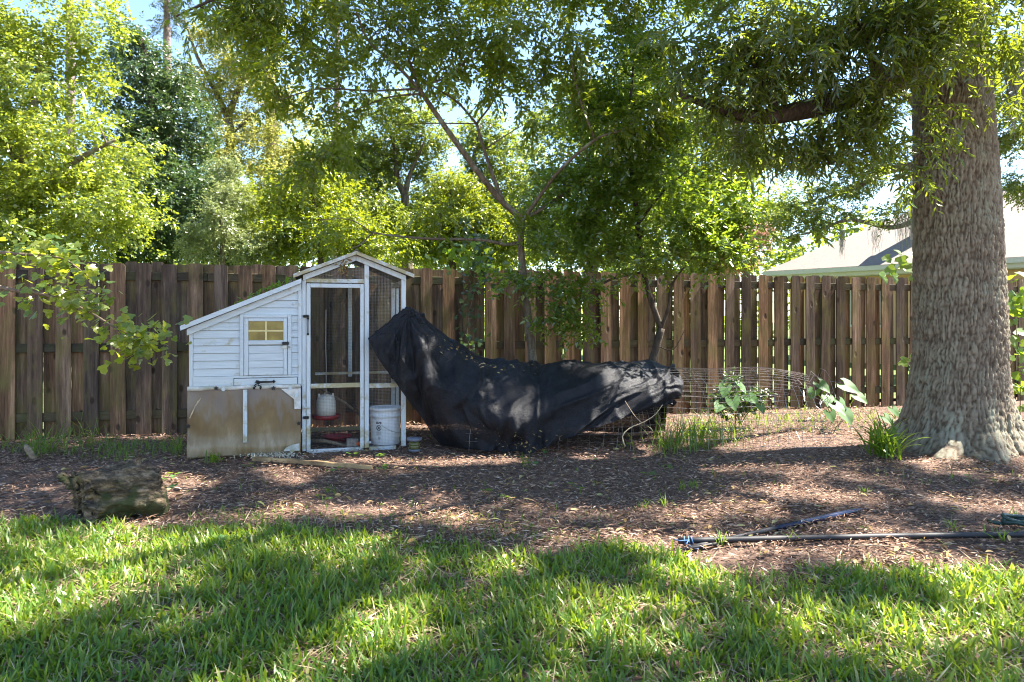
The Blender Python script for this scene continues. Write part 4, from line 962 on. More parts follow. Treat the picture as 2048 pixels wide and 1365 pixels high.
# gable framing
zh0, zh1 = cz(670,566), cz(670,558)
lbox('header_rail', cu(612)+.001, cu(729)-.001, 0, .035, zh0, zh1, WD)
def gslab(name, off0, off1, ua, ub, y0, y1, mat, par=None):
    return MB().prism([(ua,gable_z(ua)+off0),(ub,gable_z(ub)+off0),(ub,gable_z(ub)+off1),(ua,gable_z(ua)+off1)], y0, y1).build(name, mat, par or coop, bevel=.002)
gslab('barge_board', -.055, -.004, cu(606), ap[0]-.001, -.012, .012, W); gslab('barge_board', -.055, -.004, ap[0]+.001, cu(812), -.012, .012, W)
r1 = gslab('gable_roof_slope', .0, .022, eL[0], ap[0], -.05, DEP+.06, M['roofing']); r2 = gslab('gable_roof_slope', .0, .022, ap[0], eR[0], -.05, DEP+.06, M['roofing'])
gslab('roof_edge', -.004, .03, eL[0]-.012, ap[0]-.0005, -.072, -.051, WD, r1); gslab('roof_edge', -.004, .03, ap[0]+.0005, eR[0]+.012, -.072, -.051, WD, r2)
MB().prism([(ap[0]-.05,ap[1]+.005),(ap[0],ap[1]+.035),(ap[0]+.05,ap[1]+.005),(ap[0],ap[1]+.052)], -.075, DEP+.07).build('ridge_cap', M['roofing'], coop)
wire_panel('wire_mesh', [(cu(612),zh1),(cu(729),zh1),(cu(729),gable_z(cu(729))-.06),(ap[0],ap[1]-.06),(cu(612),gable_z(cu(612))-.05)], .018, coop, mat=M['galv'])
p0, p1 = cu(738), cu(803)
wire_panel('wire_mesh', [(p0,cz(770,893)),(p1,cz(770,893)),(p1,gable_z(p1)-.055),(p0,gable_z(p0)-.055)], .022, coop, mat=M['galv'])
lbox('mid_rail', p0+.001, p1-.001, .002, .03, cz(770,776), cz(770,767), WD)
lbox('base_rail', p0+.001, cu(792), -.02, .03, cz(765,900), cz(765,893), W)
lbox('threshold', cu(618), cu(726), -.01, .03, -.02, .012, M['hem'])
# back and far side of the run
bL, bR = cu(604)+PW, cu(803)
for z in (.03,): lbox('back_rail', bL, bR, DEP-.035, DEP-.005, z, z+.04, WD)
wire_panel('wire_mesh', [(bL,.05),(bR,.05),(bR,1.45),(bL,1.45)], DEP-.002, coop, .016)
for z in (.03, .55, gable_z(bR)-.1): lbox('side_rail', bR+.005, bR+.035, PW+.001, DEP-PW-.001, z, z+.04, WD)
lbox('side_stud', bR+.006, bR+.034, .5, .535, .09, gable_z(bR)-.12, W)
# perches inside
zp = cz(680,747,.5)
lbox('perch', cu(630,.5), cu(790,.5), .48, .52, zp-.012, zp+.012, WD)
MB().tube([(cu(628,.4),.40,cz(628,765,.4)),(cu(660,.45),.45,cz(660,790,.45)),(cu(690,.5),.5,cz(690,806,.5)),(cu(722,.6),.6,cz(722,832,.6))], [.012,.016,.014,.011], 7, wob=.15).build('branch_perch', M['dead_wood'], coop, True)

def cw(u, v, z): return (C0[0]+CC*u-CS*v, C0[1]+CS*u+CC*v, z)
# ---- things inside the coop
v = .32; u = cu(652, v); zw = cz(652, 838, v); k = (C0[1]+CS*u+CC*v)/FPX
wat = empty('poultry_waterer', cw(u,v,zw), 0, 'white jug poultry waterer with red tray hanging inside the run', 'waterer')
MB().lathe([(.03,0),(.115,.0),(.132,.02),(.134,.042),(.126,.042),(.118,.024),(.03,.02)],28).build('tray', M['red'], wat, True)
jg = MB().lathe([(.092,.022),(.094,.1),(.090,.17),(.078,.21),(.052,.23),(.01,.234)],28).build('jug', M['jug'], wat, True)
for a in (0.4,2.0,3.6,5.2): MB().box(-.008,.008,-.006,.006,.19,.245).build('lug', M['jug'], jg).location = (.066*math.cos(a), .066*math.sin(a), 0)
MB().tube([(0,0,.23),(.004,0,.5),(-.003,0,.7),(0,0,cz(652,620,v)-zw)], .0045, 5).build('hanging_chain', M['rope'], wat)
v = .42; u = cu(675, v)
dish = MB().lathe([(.02,.004),(.10,.004),(.135,.055),(.145,.06),(.14,.064),(.128,.058),(.095,.014),(.02,.014)],30).build('feed_dish', M['red'], None, True)
dish.location = cw(u,v,0); tag(dish, 'shallow red plastic dish on the coop floor', 'dish')
v = .2; u = cu(771, v); zb0 = .005
bk = empty('bucket', cw(u,v,zb0), R(12), 'white plastic bucket with a warning label inside the run', 'bucket')
BR = .150
MB().lathe([(.01,0),(BR*.89,0),(BR*.90,.004),(BR*.96,.25),(BR*.963,.262),(BR*1.0,.262),(BR*1.0,.285),(BR*.968,.286),(BR*.975,.325),(BR*1.02,.326),(BR*1.02,.352),(BR*.95,.352),(BR*.87,.02),(.01,.018)],36).build('body', M['bucket'], bk, True)
def bucket_patch(a0, a1, z0, z1, mat, lift, n=8):
    V = []; 
    for i in range(n+1):
        a = a0+(a1-a0)*i/n
        for z in (z0,z1): r = BR*(.90+.06*z/.25)+lift; V.append((r*math.cos(a), r*math.sin(a), z))
    return V, [(2*i,2*i+2,2*i+3,2*i+1) for i in range(n)]
lab = MB(); ca = R(-118)
lab.add(*bucket_patch(ca-.2, ca+.2, .205, .225, 0, .0015))
ring = []; 
def onb(a, z, lift=.0016): r = BR*(.90+.06*z/.25)+lift; return (r*math.cos(a), r*math.sin(a), z)
for i in range(24):
    t = 2*math.pi*i/24; lab.V += [onb(ca+.19*math.cos(t), .166+.028*math.sin(t)), onb(ca+.145*math.cos(t), .166+.0215*math.sin(t))]
b0 = len(lab.V)-48; lab.F += [[b0+2*i, b0+2*((i+1)%24), b0+2*((i+1)%24)+1, b0+2*i+1] for i in range(24)]
def strip(pts, w):
    b0 = len(lab.V)
    for i, (a, z) in enumerate(pts):
        j = min(i+1,len(pts)-1); h = max(i-1,0); dx, dz = (pts[j][0]-pts[h][0])*BR, pts[j][1]-pts[h][1]; q = math.hypot(dx,dz)
        for s in (-1,1): lab.V.append(onb(ca+a - s*w*dz/q/BR, z + s*w*dx/q, .002))
    lab.F.extend([[b0+2*i, b0+2*i+2, b0+2*i+3, b0+2*i+1] for i in range(len(pts)-1)])
strip([(-.12,.187),(.0,.166),(.12,.145)], .003); strip([(-.09,.15),(-.02,.163),(.03,.172),(.06,.18)], .006); strip([(.0,.166),(.07,.158),(.09,.148)], .004); strip([(-.03,.16),(-.05,.175),(-.03,.183)], .004)
lab.build('warning_print', M['print'], bk)
l2 = MB(); l2.add(*bucket_patch(ca-.19, ca+.19, .095, .134, 0, .0012)); l2.add(*bucket_patch(ca-.06, ca+.12, .058, .083, 0, .0012)); l2.build('small_print', M['print_light'], bk)
mb = MB()
mb.tube([( -.13,-.09,.285),(-.10,-.135,.25),(-.03,-.162,.185),(.05,-.158,.14),(.11,-.125,.115),(.150,-.06,.115),(.158,0,.13)], .0028, 6).build('wire_handle', M['steel'], bk)
v = .1
ob = empty('orange_scoop', cw(cu(712,v),v,.03), CA, 'small orange bottle with a white cap lying behind the run post', 'bottle')
MB().tube([(0,0,0),(.08,0,.0),(.112,0,.004)],[.020,.021,.016],10).build('body', M['orange'], ob, True); MB().tube([(.113,0,.004),(.14,0,.005)],.012,10).build('cap', M['bucket'], ob)
br = MB().box(-.06,.045,-.04,.04,0,.075).build('brick', M['stone'], None, bevel=.006); br.location = cw(cu(706,.12),.12,0); br.rotation_euler = (0,.05,.35); tag(br, 'worn grey brick lying inside the run by the orange bottle', 'brick')
st = MB().tube([(0,0,.03),(.12,.02,.035),(.24,.0,.025),(.36,-.03,.014)],[.016,.018,.015,.012],8,wob=.12).build('stick', M['dead_wood'], None, True); st.location = cw(cu(622,.2),.2,.03); st.rotation_euler = (0,.12,CA-.15); tag(st, 'brown stick lying on the coop floor before the red dish', 'stick')
# leaf wad caught under the gable and sprigs on the lean-to roof
rng = np.random.default_rng(81); x, z = cuz(686, 535)
n = 40; p = np.array(cw(x, -.03, z)) + rng.normal(0,1,(n,3))*np.array([.025,.012,.04]); s = rng.uniform(.03,.07,n)
Vv, F = leaves_mesh(p, rng.normal(0,1,(n,3))+np.array([0,0,-.8]), rng.normal(0,1,(n,3)), s, s*.4, T_DIAM)
tag(obj('dead_leaf_wad', Vv, F, M['litter']), 'brown wad of dead leaves caught under the coop gable', 'dead leaves')
n = 120; t = rng.uniform(.42,.98,n); uu = lo[0]+(hi[0]-lo[0])*t; vv = rng.uniform(-.03,.3,n)
p = np.array([cw(a, b2, lean_z(a)+.028+rng.uniform(0,.05)*(.4+tt)) for a, b2, tt in zip(uu, vv, t)]); s = rng.uniform(.03,.06,n)
Vv, F = leaves_mesh(p, rng.normal(0,.7,(n,3))+np.array([0,-.2,.5]), rng.normal(0,.6,(n,3))+np.array([0,0,1]), s, s*.5, T_DIAM)
tag(obj('roof_sprouts', Vv, F, M['leaf_vine']), 'green weed sprouts growing along the lean-to roof of the coop', 'weeds', kind='stuff')
n = 60; t = rng.uniform(0,.6,n); uu = lo[0]+(hi[0]-lo[0])*t; p = np.array([cw(a, rng.uniform(-.04,.5), lean_z(a)+.034) for a in uu]); s = rng.uniform(.04,.08,n)
Vv, F = leaves_mesh(p, rng.normal(0,1,(n,3))*np.array([1,1,.2]), rng.normal(0,.3,(n,3))+np.array([0,0,1]), s, s*.4, T_DIAM)
tag(obj('roof_litter', Vv, F, M['litter']), 'brown fallen leaves lying on the lean-to coop roof', 'fallen leaves', kind='stuff')
# solar lantern
g = G(829, 903)
ln = empty('solar_lantern', tuple(g), 0, 'small round solar garden light with grey cap standing by the coop corner', 'garden light')
MB().lathe([(.01,0),(.05,0),(.055,.015),(.045,.022),(.01,.022)],20).build('base', M['lantern_cap'], ln, True)
MB().lathe([(.01,.0225),(.046,.0225),(.049,.045),(.046,.062),(.01,.062)],20).build('lens', M['lantern_glass'], ln, True)
MB().lathe([(.02,.0625),(.056,.0625),(.054,.072),(.046,.078),(.046,.098),(.02,.098)],20).build('collar', M['lantern_glass'], ln, True)
MB().lathe([(.02,.0985),(.066,.0985),(.070,.112),(.066,.124),(.03,.130),(.01,.131)],24).build('cap', M['lantern_cap'], ln, True)

# ------------------------------------------------------------------ wire tunnel and black shade cloth
TC, TA, TH = 6.72, .50, .70                       # tunnel centre line y, half depth, height
def tunnel_pt(x, a, rr):                          # a 0..pi from the front edge over the top to the back
    h = TH*(1-.05*math.sin(x*2.1)+.03*math.sin(x*5.3)) ; d = TA*(1+.05*math.sin(x*1.7+1))
    if x > 2.2: h *= 1-.10*(x-2.2)
    if x < 1.5: h *= .90; d *= .84
    yc = TC + .07*(x-1) - .06*math.sin(x*1.3)
    e = 1.25
    return np.array([x + .05*math.sin(a*2+x) + .03*math.sin(x*7+a*3), yc - d*math.copysign(abs(math.cos(a))**(1/e), math.cos(a)), max(.0, h*math.sin(a)**(1/e)) + .004])
cage = empty('wire_cage', (1.2, 6.4, 0), 0, 'low arched cage of bare welded wire, its left half under black cloth', 'wire cage')
rw = random.Random(8); mb = MB(); cb = np.array([1.2,6.4,0])
for x in np.arange(-.35, 2.96, .105):
    xx = x + rw.gauss(0,.006)
    mb.tube([tunnel_pt(xx+.01*math.sin(a*3+x*4), a, 0)-cb for a in np.linspace(0,math.pi,22)], .0019, 3, cap=False)
mb.build('hoop_wires', M['galv'], cage)['kind'] = 'stuff'
mb = MB()
for a in np.linspace(0, math.pi, 34):
    mb.tube([tunnel_pt(x, min(max(a+.012*math.sin(x*6+a*5),0),math.pi), 0)-cb for x in np.linspace(-.4,2.97,38)], .0014, 3, cap=False)
mb.build('long_wires', M['galv'], cage)['kind'] = 'stuff'
mb = MB()                                           # crumpled wire end
for i in range(26):
    c = np.array([2.98+rw.uniform(-.05,.1), 6.35+rw.uniform(0,.75), rw.uniform(.0,.6)]); pts = [c-cb]
    for k in range(4): c = c + np.array([rw.gauss(.01,.05), rw.gauss(0,.06), rw.gauss(0,.07)]); c[2] = max(c[2],.01); pts.append(c-cb)
    mb.tube(pts, .0015, 3, cap=False)
mb.build('crumpled_end', M['galv'], cage)['kind'] = 'stuff'

def cloth():
    # columns left to right; rows: back hang, top edge, three down the front.  (px, py, Y)
    colz = [[(742,680,6.30),(738,683,6.28),(750,703,6.29),(766,727,6.30),(786,754,6.31)],
            [(778,656,6.36),(775,657,6.33),(792,714,6.28),(814,764,6.27),(838,826,6.36)],
            [(822,630,6.42),(818,629,6.39),(833,700,6.26),(856,782,6.24),(884,889,6.47)],
            [(884,676,6.60),(878,674,6.50),(888,745,6.30),(908,822,6.20),(938,898,6.30)],
            [(965,735,6.95),(958,733,6.72),(966,775,6.32),(985,842,6.17),(1000,901,6.20)],
            [(1062,752,7.0),(1060,737,6.74),(1064,790,6.28),(1064,851,6.15),(1060,902,6.17)],
            [(1140,752,7.0),(1140,736,6.73),(1140,782,6.28),(1135,840,6.15),(1122,880,6.14)],
            [(1240,752,7.0),(1240,738,6.73),(1242,772,6.32),(1237,812,6.18),(1225,845,6.15)],
            [(1330,754,7.0),(1332,741,6.75),(1338,764,6.38),(1336,790,6.22),(1328,812,6.16)],
            [(1338,756,7.0),(1340,746,6.77),(1346,770,6.42),(1344,792,6.28),(1338,808,6.22)]]
    ctrl = []
    for k, c in enumerate(colz):
        pts = [P(*p) for p in c]
        b0 = pts[0] + np.array([.0,.03,-.02]) if k < 3 else (pts[0]*np.array([1,0,0])+np.array([0,7.0,.35]) if k == 3 else pts[0]*np.array([1,0,0])+np.array([0,7.27,.03])); ctrl.append([b0]+pts)
    ctrl = np.array(ctrl)
    nu, nv = 250, 150
    rows = np.array([curve_pts(c, nv) for c in ctrl]); S = np.array([curve_pts(rows[:,j], nu) for j in range(nv)])   # [nv,nu,3]
    U, Vv = np.meshgrid(np.linspace(0,9,nu), np.linspace(0,1,nv)); Vv = np.clip((5*Vv-1)/4, -.2, 1)
    du = np.gradient(S, axis=1); dv = np.gradient(S, axis=0); N = norm(np.cross(du, dv)); N *= np.where((N[...,1:2] > 0) & (Vv[...,None] > .12), -1, 1)
    # folds: radiating from the hung corner on the left, drooping swags in the middle, fine wrinkles everywhere
    ang = np.arctan2(S[...,2]-1.25, S[...,0]+.98); left = np.clip(1.25-(U-2)/3.2, 0, 1)*np.clip(U/1.2,0,1)
    f = .036*left*np.sin(ang*15+1.5*fbm(U,Vv*2,2,3))*np.clip(Vv*1.6,0,1)
    sw = Vv*7 - 1.7*np.exp(-((U-4.3)/1.5)**2) + .5*fbm(U*1.3,Vv*2,3,9)
    f += .038*np.exp(-((U-4.4)/1.9)**2)*np.sin(sw*2.2)*np.clip(Vv*3-.6,0,1)
    dg = (U*1.0+Vv*3.2)
    f += .030*np.clip((U-5)/1.5,0,1)*np.sin(dg*3.1+2.5*fbm(U*.8,Vv*1.5,2,5))
    f += .018*(fbm(U*2.4,Vv*4,3,12)-.5) + .03*np.clip((Vv-.8)/.2,0,1)*np.sin(U*9+3*fbm(U*2,Vv,2,4))*np.clip((U-2)/1,0,1)*.8
    f += .05*np.exp(-((U-5.15-.3*np.sin(Vv*4))/.20)**2)*np.clip(Vv*2-.4,0,1)
    def ridged(x, y, sd): return (1-np.abs(2*fbm(x, y, 3, sd)/.875-1))**5
    wob = fbm(U*.9, Vv*2.2, 2, 61)
    f += .060*(ridged(U*.9+Vv*2.2+wob*2, Vv*.8-U*.15, 51)-.25) + .028*(ridged(U*2.0-Vv*1.6+wob*2, Vv*.5+U*.2, 52)-.25) + .004*(ridged(U*5, Vv*9+wob*3, 53)-.25)
    edge = np.clip(np.abs(Vv-.25)/.16,0,1)*np.clip(U/.7,0,1)*np.clip((1-Vv)/.12,.25,1); f = np.where(U < 4, f*(edge+(1-edge)*np.clip((U-3)/1,0,1)), f)
    f += .02; f = np.where(U > 3.3, np.maximum(f+.01, -.004), f)
    S = S + N*f[...,None]; S[...,2] = np.maximum(S[...,2], .012)
    S[...,2] += .006*np.sin(U*7)*np.exp(-((Vv-.25)/.1)**2)
    idx = np.arange(nu*nv).reshape(nv,nu); F = np.stack([idx[:-1,:-1],idx[1:,:-1],idx[1:,1:],idx[:-1,1:]],-1).reshape(-1,4)
    base = np.array([0,6.3,0.]); o = obj('shade_cloth', S.reshape(-1,3)-base, F, M['cloth'], None, True); o.location = base
    tag(o, 'crumpled black shade cloth draped from the coop over the wire cage', 'shade cloth'); return S
CL = cloth()
rng = np.random.default_rng(90); sel = []
for i in range(90):
    j = rng.integers(60, 77); u = int(np.clip(rng.normal(112, 21), 66, 195)); sel.append(CL[j,u])
for i in range(70):
    j = rng.integers(126, 146); u = int(np.clip(rng.normal(125, 19), 78, 164)); sel.append(CL[j,u])
p = np.array(sel)+np.array([0,-.008,.012]); n = len(p); s = rng.uniform(.015,.04,n)
V, F = leaves_mesh(p, rng.normal(0,1,(n,3))*np.array([1,.6,.4]), rng.normal(0,.3,(n,3))+np.array([0,-.5,.8]), s, s*.35, T_DIAM)
tag(obj('cloth_litter', V, F, M['litter']), 'fallen leaves and bits lying in the folds of the black cloth', 'fallen leaves', kind='stuff')
def twig(name, label, pts, r, mat, branches=()):
    pts = [np.asarray(p) for p in pts]; base = pts[0]; mb = MB().tube(curve_pts(pts, 12)-base, np.linspace(r, r*.4, 12), 6)
    for b_ in branches: mb.tube(curve_pts([np.asarray(q) for q in b_], 8)-base, np.linspace(r*.6, r*.25, 8), 5)
    o = mb.build(name, mat, None, True); o.location = base; return tag(o, label, 'twig')
twig('pale_twig', 'pale dry twig lying on top of the black cloth hollow', [P(938,748,6.55),P(950,739,6.52),P(968,733,6.5)], .007, M['pale_twig'], [[P(950,739,6.52),P(962,728,6.52),P(970,727,6.52)]])
twig('curved_dry_twig', 'curved dry vine twig leaning on the wire cage below the cloth hem', [P(1250,893,6.02),P(1245,872,6.02),P(1262,855,6.04),P(1285,846,6.06),P(1310,830,6.08),P(1325,810,6.1)], .006, M['pale_twig'], [[P(1283,846,6.06),P(1268,830,6.06),P(1250,802,6.08)]])

# ------------------------------------------------------------------ log, stump stick, plank, poles, hose
def log():
    base = G(232, 1030)
    mb = MB()
    def rod(a, b_, r0, r1, n=14, k=7, seed=0):
        a, b_ = np.array(a), np.array(b_); t = np.linspace(0,1,k); rr = random.Random(seed)
        mb.tube([a+(b_-a)*x for x in t], [(r0+(r1-r0)*x)*rr.uniform(.93,1.07) for x in t], n, wob=.05, seed=seed)
    rod((-.16,-.12,.135),(.28,.06,.150),.165,.145,seed=1); rod((-.29,.02,.14),(-.02,.22,.16),.135,.125,seed=2); rod((-.05,.17,.22),(.05,.24,.35),.05,.02,8,seed=3)
    rod((-.25,.0,.2),(-.35,-.03,.27),.06,.022,8,seed=4); rod((.1,-.02,.25),(.27,.05,.26),.06,.05,10,seed=5)
    o = mb.build('tmp', M['log']); md = o.modifiers.new('r','REMESH'); md.mode = 'VOXEL'; md.voxel_size = .010
    dg = bpy.context.evaluated_depsgraph_get(); me = bpy.data.meshes.new_from_object(o.evaluated_get(dg)); bpy.data.objects.remove(o)
    n = len(me.vertices); co = np.empty(n*3, np.float32); me.vertices.foreach_get('co', co); co = co.reshape(-1,3).astype(float)
    nm = np.empty(n*3, np.float32); me.vertices.foreach_get('normal', nm); nm = nm.reshape(-1,3)
    ax = norm(np.array([.44,.18,.0])); al = co@ax; q = co - al[:,None]*ax; ang = np.arctan2(q[:,2]-.15, q@np.array([.38,-.92,0])); rad = .16
    groove = fbm(ang*5.5+1.6*fbm(al*6,ang*2,3,3), al*3.2, 4, 5)-.47; fine = fbm(ang*22, al*9, 3, 6)-.47; lump = fbm(co[:,0]*7+3, co[:,2]*7+co[:,1]*5, 3, 8)-.47
    co = co + nm*(.085*groove+.05*fine+.09*lump)[:,None]
    for c, r, dpt in (((-.13,-.27,.14),.17,.15), ((-.07,.03,.31),.15,.13), ((-.02,-.27,.10),.07,.04), ((-.30,-.11,.12),.07,.04)):
        dd = np.linalg.norm(co-np.array(c),axis=1); w = np.clip(1-dd/r,0,1)**.7; co = co - nm*(dpt*w*(.7+.6*vnoise(co[:,0]*25,co[:,2]*25,3)))[:,None]
    co[:,2] = np.maximum(co[:,2], -.03)
    me.vertices.foreach_set('co', co.astype(np.float32).ravel()); me.update(); me.name = 'rotten_log'; me.materials.clear(); me.materials.append(M['log'])
    me.polygons.foreach_set('use_smooth', np.ones(len(me.polygons), dtype=bool))
    o = link(bpy.data.objects.new('rotten_log', me)); o.location = base; o.scale = (.92,.92,.95); tag(o, 'mossy rotten log with a hollow front and notched top at the lawn edge', 'log')
log()
g = G(62, 918); o = MB().tube([(.03,0,-.02),(.0,0,.04),(-.03,.0,.09),(-.05,.01,.115)],[.030,.027,.024,.016],9,wob=.18,seed=4).build('broken_stump', M['dead_wood'], None, True); o.location = g; tag(o, 'short broken brown stump stick poking out of mulch near the left fence', 'stump')
a, b = G(508, 921), G(745, 938); d = b-a; Lp = np.linalg.norm(d)
mb = MB(); n = 14; Vv = []
for i in range(n):
    t = i/(n-1); w = .055*(1-.25*t)+.006*math.sin(i*2.3); h = .03+.004*math.sin(i*1.9); off = .012*math.sin(t*5)
    Vv += [(t*Lp,-w/2+off,0),(t*Lp,w/2+off,0),(t*Lp,w/2+off-.006,h),(t*Lp,-w/2+off+.004,h)]
F = [(0,1,2,3),(4*n-1,4*n-2,4*n-3,4*n-4)]+[(4*i+k,4*i+4+k,4*i+4+(k+1)%4,4*i+(k+1)%4) for i in range(n-1) for k in range(4)]
o = obj('fallen_plank', np.array(Vv), F, M['plank'], None); o.location = a; o.rotation_euler = (0,0,math.atan2(d[1],d[0])); tag(o, 'weathered tan plank lying on the mulch in front of the coop', 'plank')
pa, pb = G(1357,1092)+np.array([0,0,.026]), G(2130,1078)+np.array([0,0,.026])
pl = empty('black_pole', tuple(pa), 0, 'long straight weathered black pole lying along the lawn edge', 'pole')
mid = [pa+(pb-pa)*t+np.array([0,.012*math.sin(t*3),0])-pa for t in np.linspace(0,1,16)]
MB().tube(mid, .0165, 12).build('shaft', M['pole'], pl, True)
mb = MB(); 
for k, off in enumerate((.03,.052,.07)):
    c = (pb-pa)/np.linalg.norm(pb-pa)*off
    mb.tube([c+np.array([.004*math.sin(t*2),.0215*math.cos(t),.0215*math.sin(t)]) for t in np.linspace(0,2*math.pi,12)], .0042, 5)
mb.tube([(.05,-.02,.012),(.03,-.045,-.0),(.065,-.07,-.018),(.09,-.06,-.02)], .004, 5).tube([(.05,-.02,.01),(-.0,-.03,.01),(-.03,-.01,.012)], .003, 5).build('cord_tie', M['blue_cord'], pl, True)
qa, qb = G(1372,1099)+np.array([0,-.012,.010]), G(1732,1024)+np.array([0,0,.02])
ps = empty('blue_pole', tuple(qa), 0, 'glossy blue-black pointed pole lying at an angle from the long pole', 'pole')
MB().tube([(qb-qa)*t for t in (0,.12,.28,.45)], [.010,.0125,.0135,.014], 12).build('shaft', M['pole'], ps, True)
MB().tube([(qb-qa)*t for t in (.451,.62,.8,.92,.955,1.0)], [.0155,.0175,.0175,.017,.012,.003], 12).build('tip', M['pole_blue'], ps, True)
pa2, pb2 = G(1362,1105)+np.array([0,0,.012]), G(1470,1085)+np.array([0,0,.012])
o = MB().tube([np.zeros(3),(pb2-pa2)], [.008,.010], 8).build('short_stake', M['pole'], None, True); o.location = pa2; tag(o, 'short dark stake tucked under the tied end of the long pole', 'stake')
g = G(2042, 1052); mb = MB()
for k in range(3):
    mb.tube([(.10*math.cos(t+k)*(1+.1*k)+.01*k, .05*math.sin(t+k), .018+.014*k+.012*math.sin(t*2)) for t in np.linspace(0,6.28,22)], .011, 8, cap=False)
mb.tube([(-.1,0,.012),(-.14,.02,.012),(-.15,.06,.012)], .011, 8)
o = mb.build('garden_hose', M['hose'], None, True); o.location = g; tag(o, 'small tangle of dark green hose lying on the mulch', 'hose')
twig('dead_twig', 'thin bare dead twig lying on the mulch in front of the long pole', [G(1700,1100)+[0,0,.02],G(1770,1102)+[0,0,.025],G(1885,1112)+[0,0,.012]], .006, M['dead_wood'])

# ------------------------------------------------------------------ lawn, mulch and weeds
bx = np.array([0,130,330,430,560,700,950,1100,1230,1350,1450,1560,1700,2048]); by = np.array([1040,1046,1060,1050,1062,1075,1100,1122,1100,1108,1150,1168,1140,1150])
bX = np.array([G(x,y)[0] for x, y in zip(bx,by)]); bY = np.array([G(x,y)[1] for x, y in zip(bx,by)])
def lawn_edge(x): return np.interp(x, bX, bY) + .07*(fbm(x*5+2, x*0+.3, 3, 21)-.45)
def in_view(x, y, m=.25): return np.abs(x) < .76*y+m
rng = np.random.default_rng(7)
def blades(rng, base, az, lean, Lb, Wb, curl, seg=3):
    """curved tapering grass blades; returns V, F"""
    n = len(base); t = np.linspace(0,1,seg+1); h = np.stack([np.cos(az),np.sin(az),np.zeros(n)],-1); sd = np.stack([-np.sin(az),np.cos(az),np.zeros(n)],-1)
    ang = lean[:,None] + curl[:,None]*t[None]; dl = Lb[:,None]/seg
    cx = np.cumsum(np.concatenate([np.zeros((n,1)), np.sin(ang[:,:-1])*dl],1),1); cz_ = np.cumsum(np.concatenate([np.zeros((n,1)), np.cos(ang[:,:-1])*dl],1),1)
    wid = Wb[:,None]*np.array([.62,1,.82,.10] if seg == 3 else np.interp(t,[0,.4,.75,1],[.6,1,.75,.08]))[None]/2
    mid = base[:,None,:] + h[:,None,:]*cx[...,None]; mid[...,2] += cz_
    tw = rng.normal(0,.35,(n,1,1)); wdir = sd[:,None,:] + tw*np.array([0,0,1.])
    V = np.stack([mid-wdir*wid[...,None], mid+wdir*wid[...,None]],2).reshape(-1,3)
    q = np.array([(2*i,2*i+1,2*i+3,2*i+2) for i in range(seg)]); F = (q[None]+(np.arange(n)*2*(seg+1))[:,None,None]).reshape(-1,4)
    return V, F
def lawn():
    N = 37000; y = rng.uniform(1.8**.5, 4.5**.5, N)**2; x = rng.uniform(-1,1,N)*(.76*y+1.0)
    keep = rng.random(N) < np.clip(y/4.5,.5,1)
    e = lawn_edge(x)-y; patch = fbm(x*1.9+5, y*1.9, 3, 31); fine = fbm(x*7, y*7, 2, 33)
    prob = np.clip(.5+e/.22+(patch-.47)*1.6, 0, 1)*np.clip(.30+1.15*fine+.9*(patch-.38),.15,1)
    keep &= rng.random(N) < prob
    x, y = x[keep], y[keep]; nt = len(x); k = rng.integers(3,7,nt); ti = np.repeat(np.arange(nt),k); n = len(ti)
    base = np.stack([x[ti]+rng.normal(0,.012,n), y[ti]+rng.normal(0,.012,n), ground_h(x[ti],y[ti])-.02],-1)
    tall = np.clip(.75+.55*(fbm(x*3,y*3,2,35)-.4)+.2*rng.random(nt), .55, 1.3)[ti]
    V, F = blades(rng, base, rng.uniform(0,2*np.pi,n), np.abs(rng.normal(.6,.4,n)), tall*rng.uniform(.05,.115,n), rng.uniform(.0065,.0125,n), rng.uniform(.1,1.1,n))
    tag(obj('lawn_grass', V, F, M['grass']), 'short broad-bladed green lawn grass in the foreground', 'grass', kind='stuff')
    # dry thatch among it
    N = 20000; y = rng.uniform(1.8,4.4,N); x = rng.uniform(-1,1,N)*(.76*y+1.0); keep = rng.random(N) < np.clip(.6+(lawn_edge(x)-y)/.3,0,1)
    x, y = x[keep], y[keep]; n = len(x); base = np.stack([x,y,ground_h(x,y)-.008],-1)
    V, F = blades(rng, base, rng.uniform(0,2*np.pi,n), rng.uniform(.9,1.5,n), rng.uniform(.04,.12,n), rng.uniform(.002,.005,n), rng.uniform(-.1,.5,n), 2)
    tag(obj('dry_thatch', V, F, M['straw']), 'dry straw-coloured thatch between the lawn blades', 'dry grass', kind='stuff')
lawn()
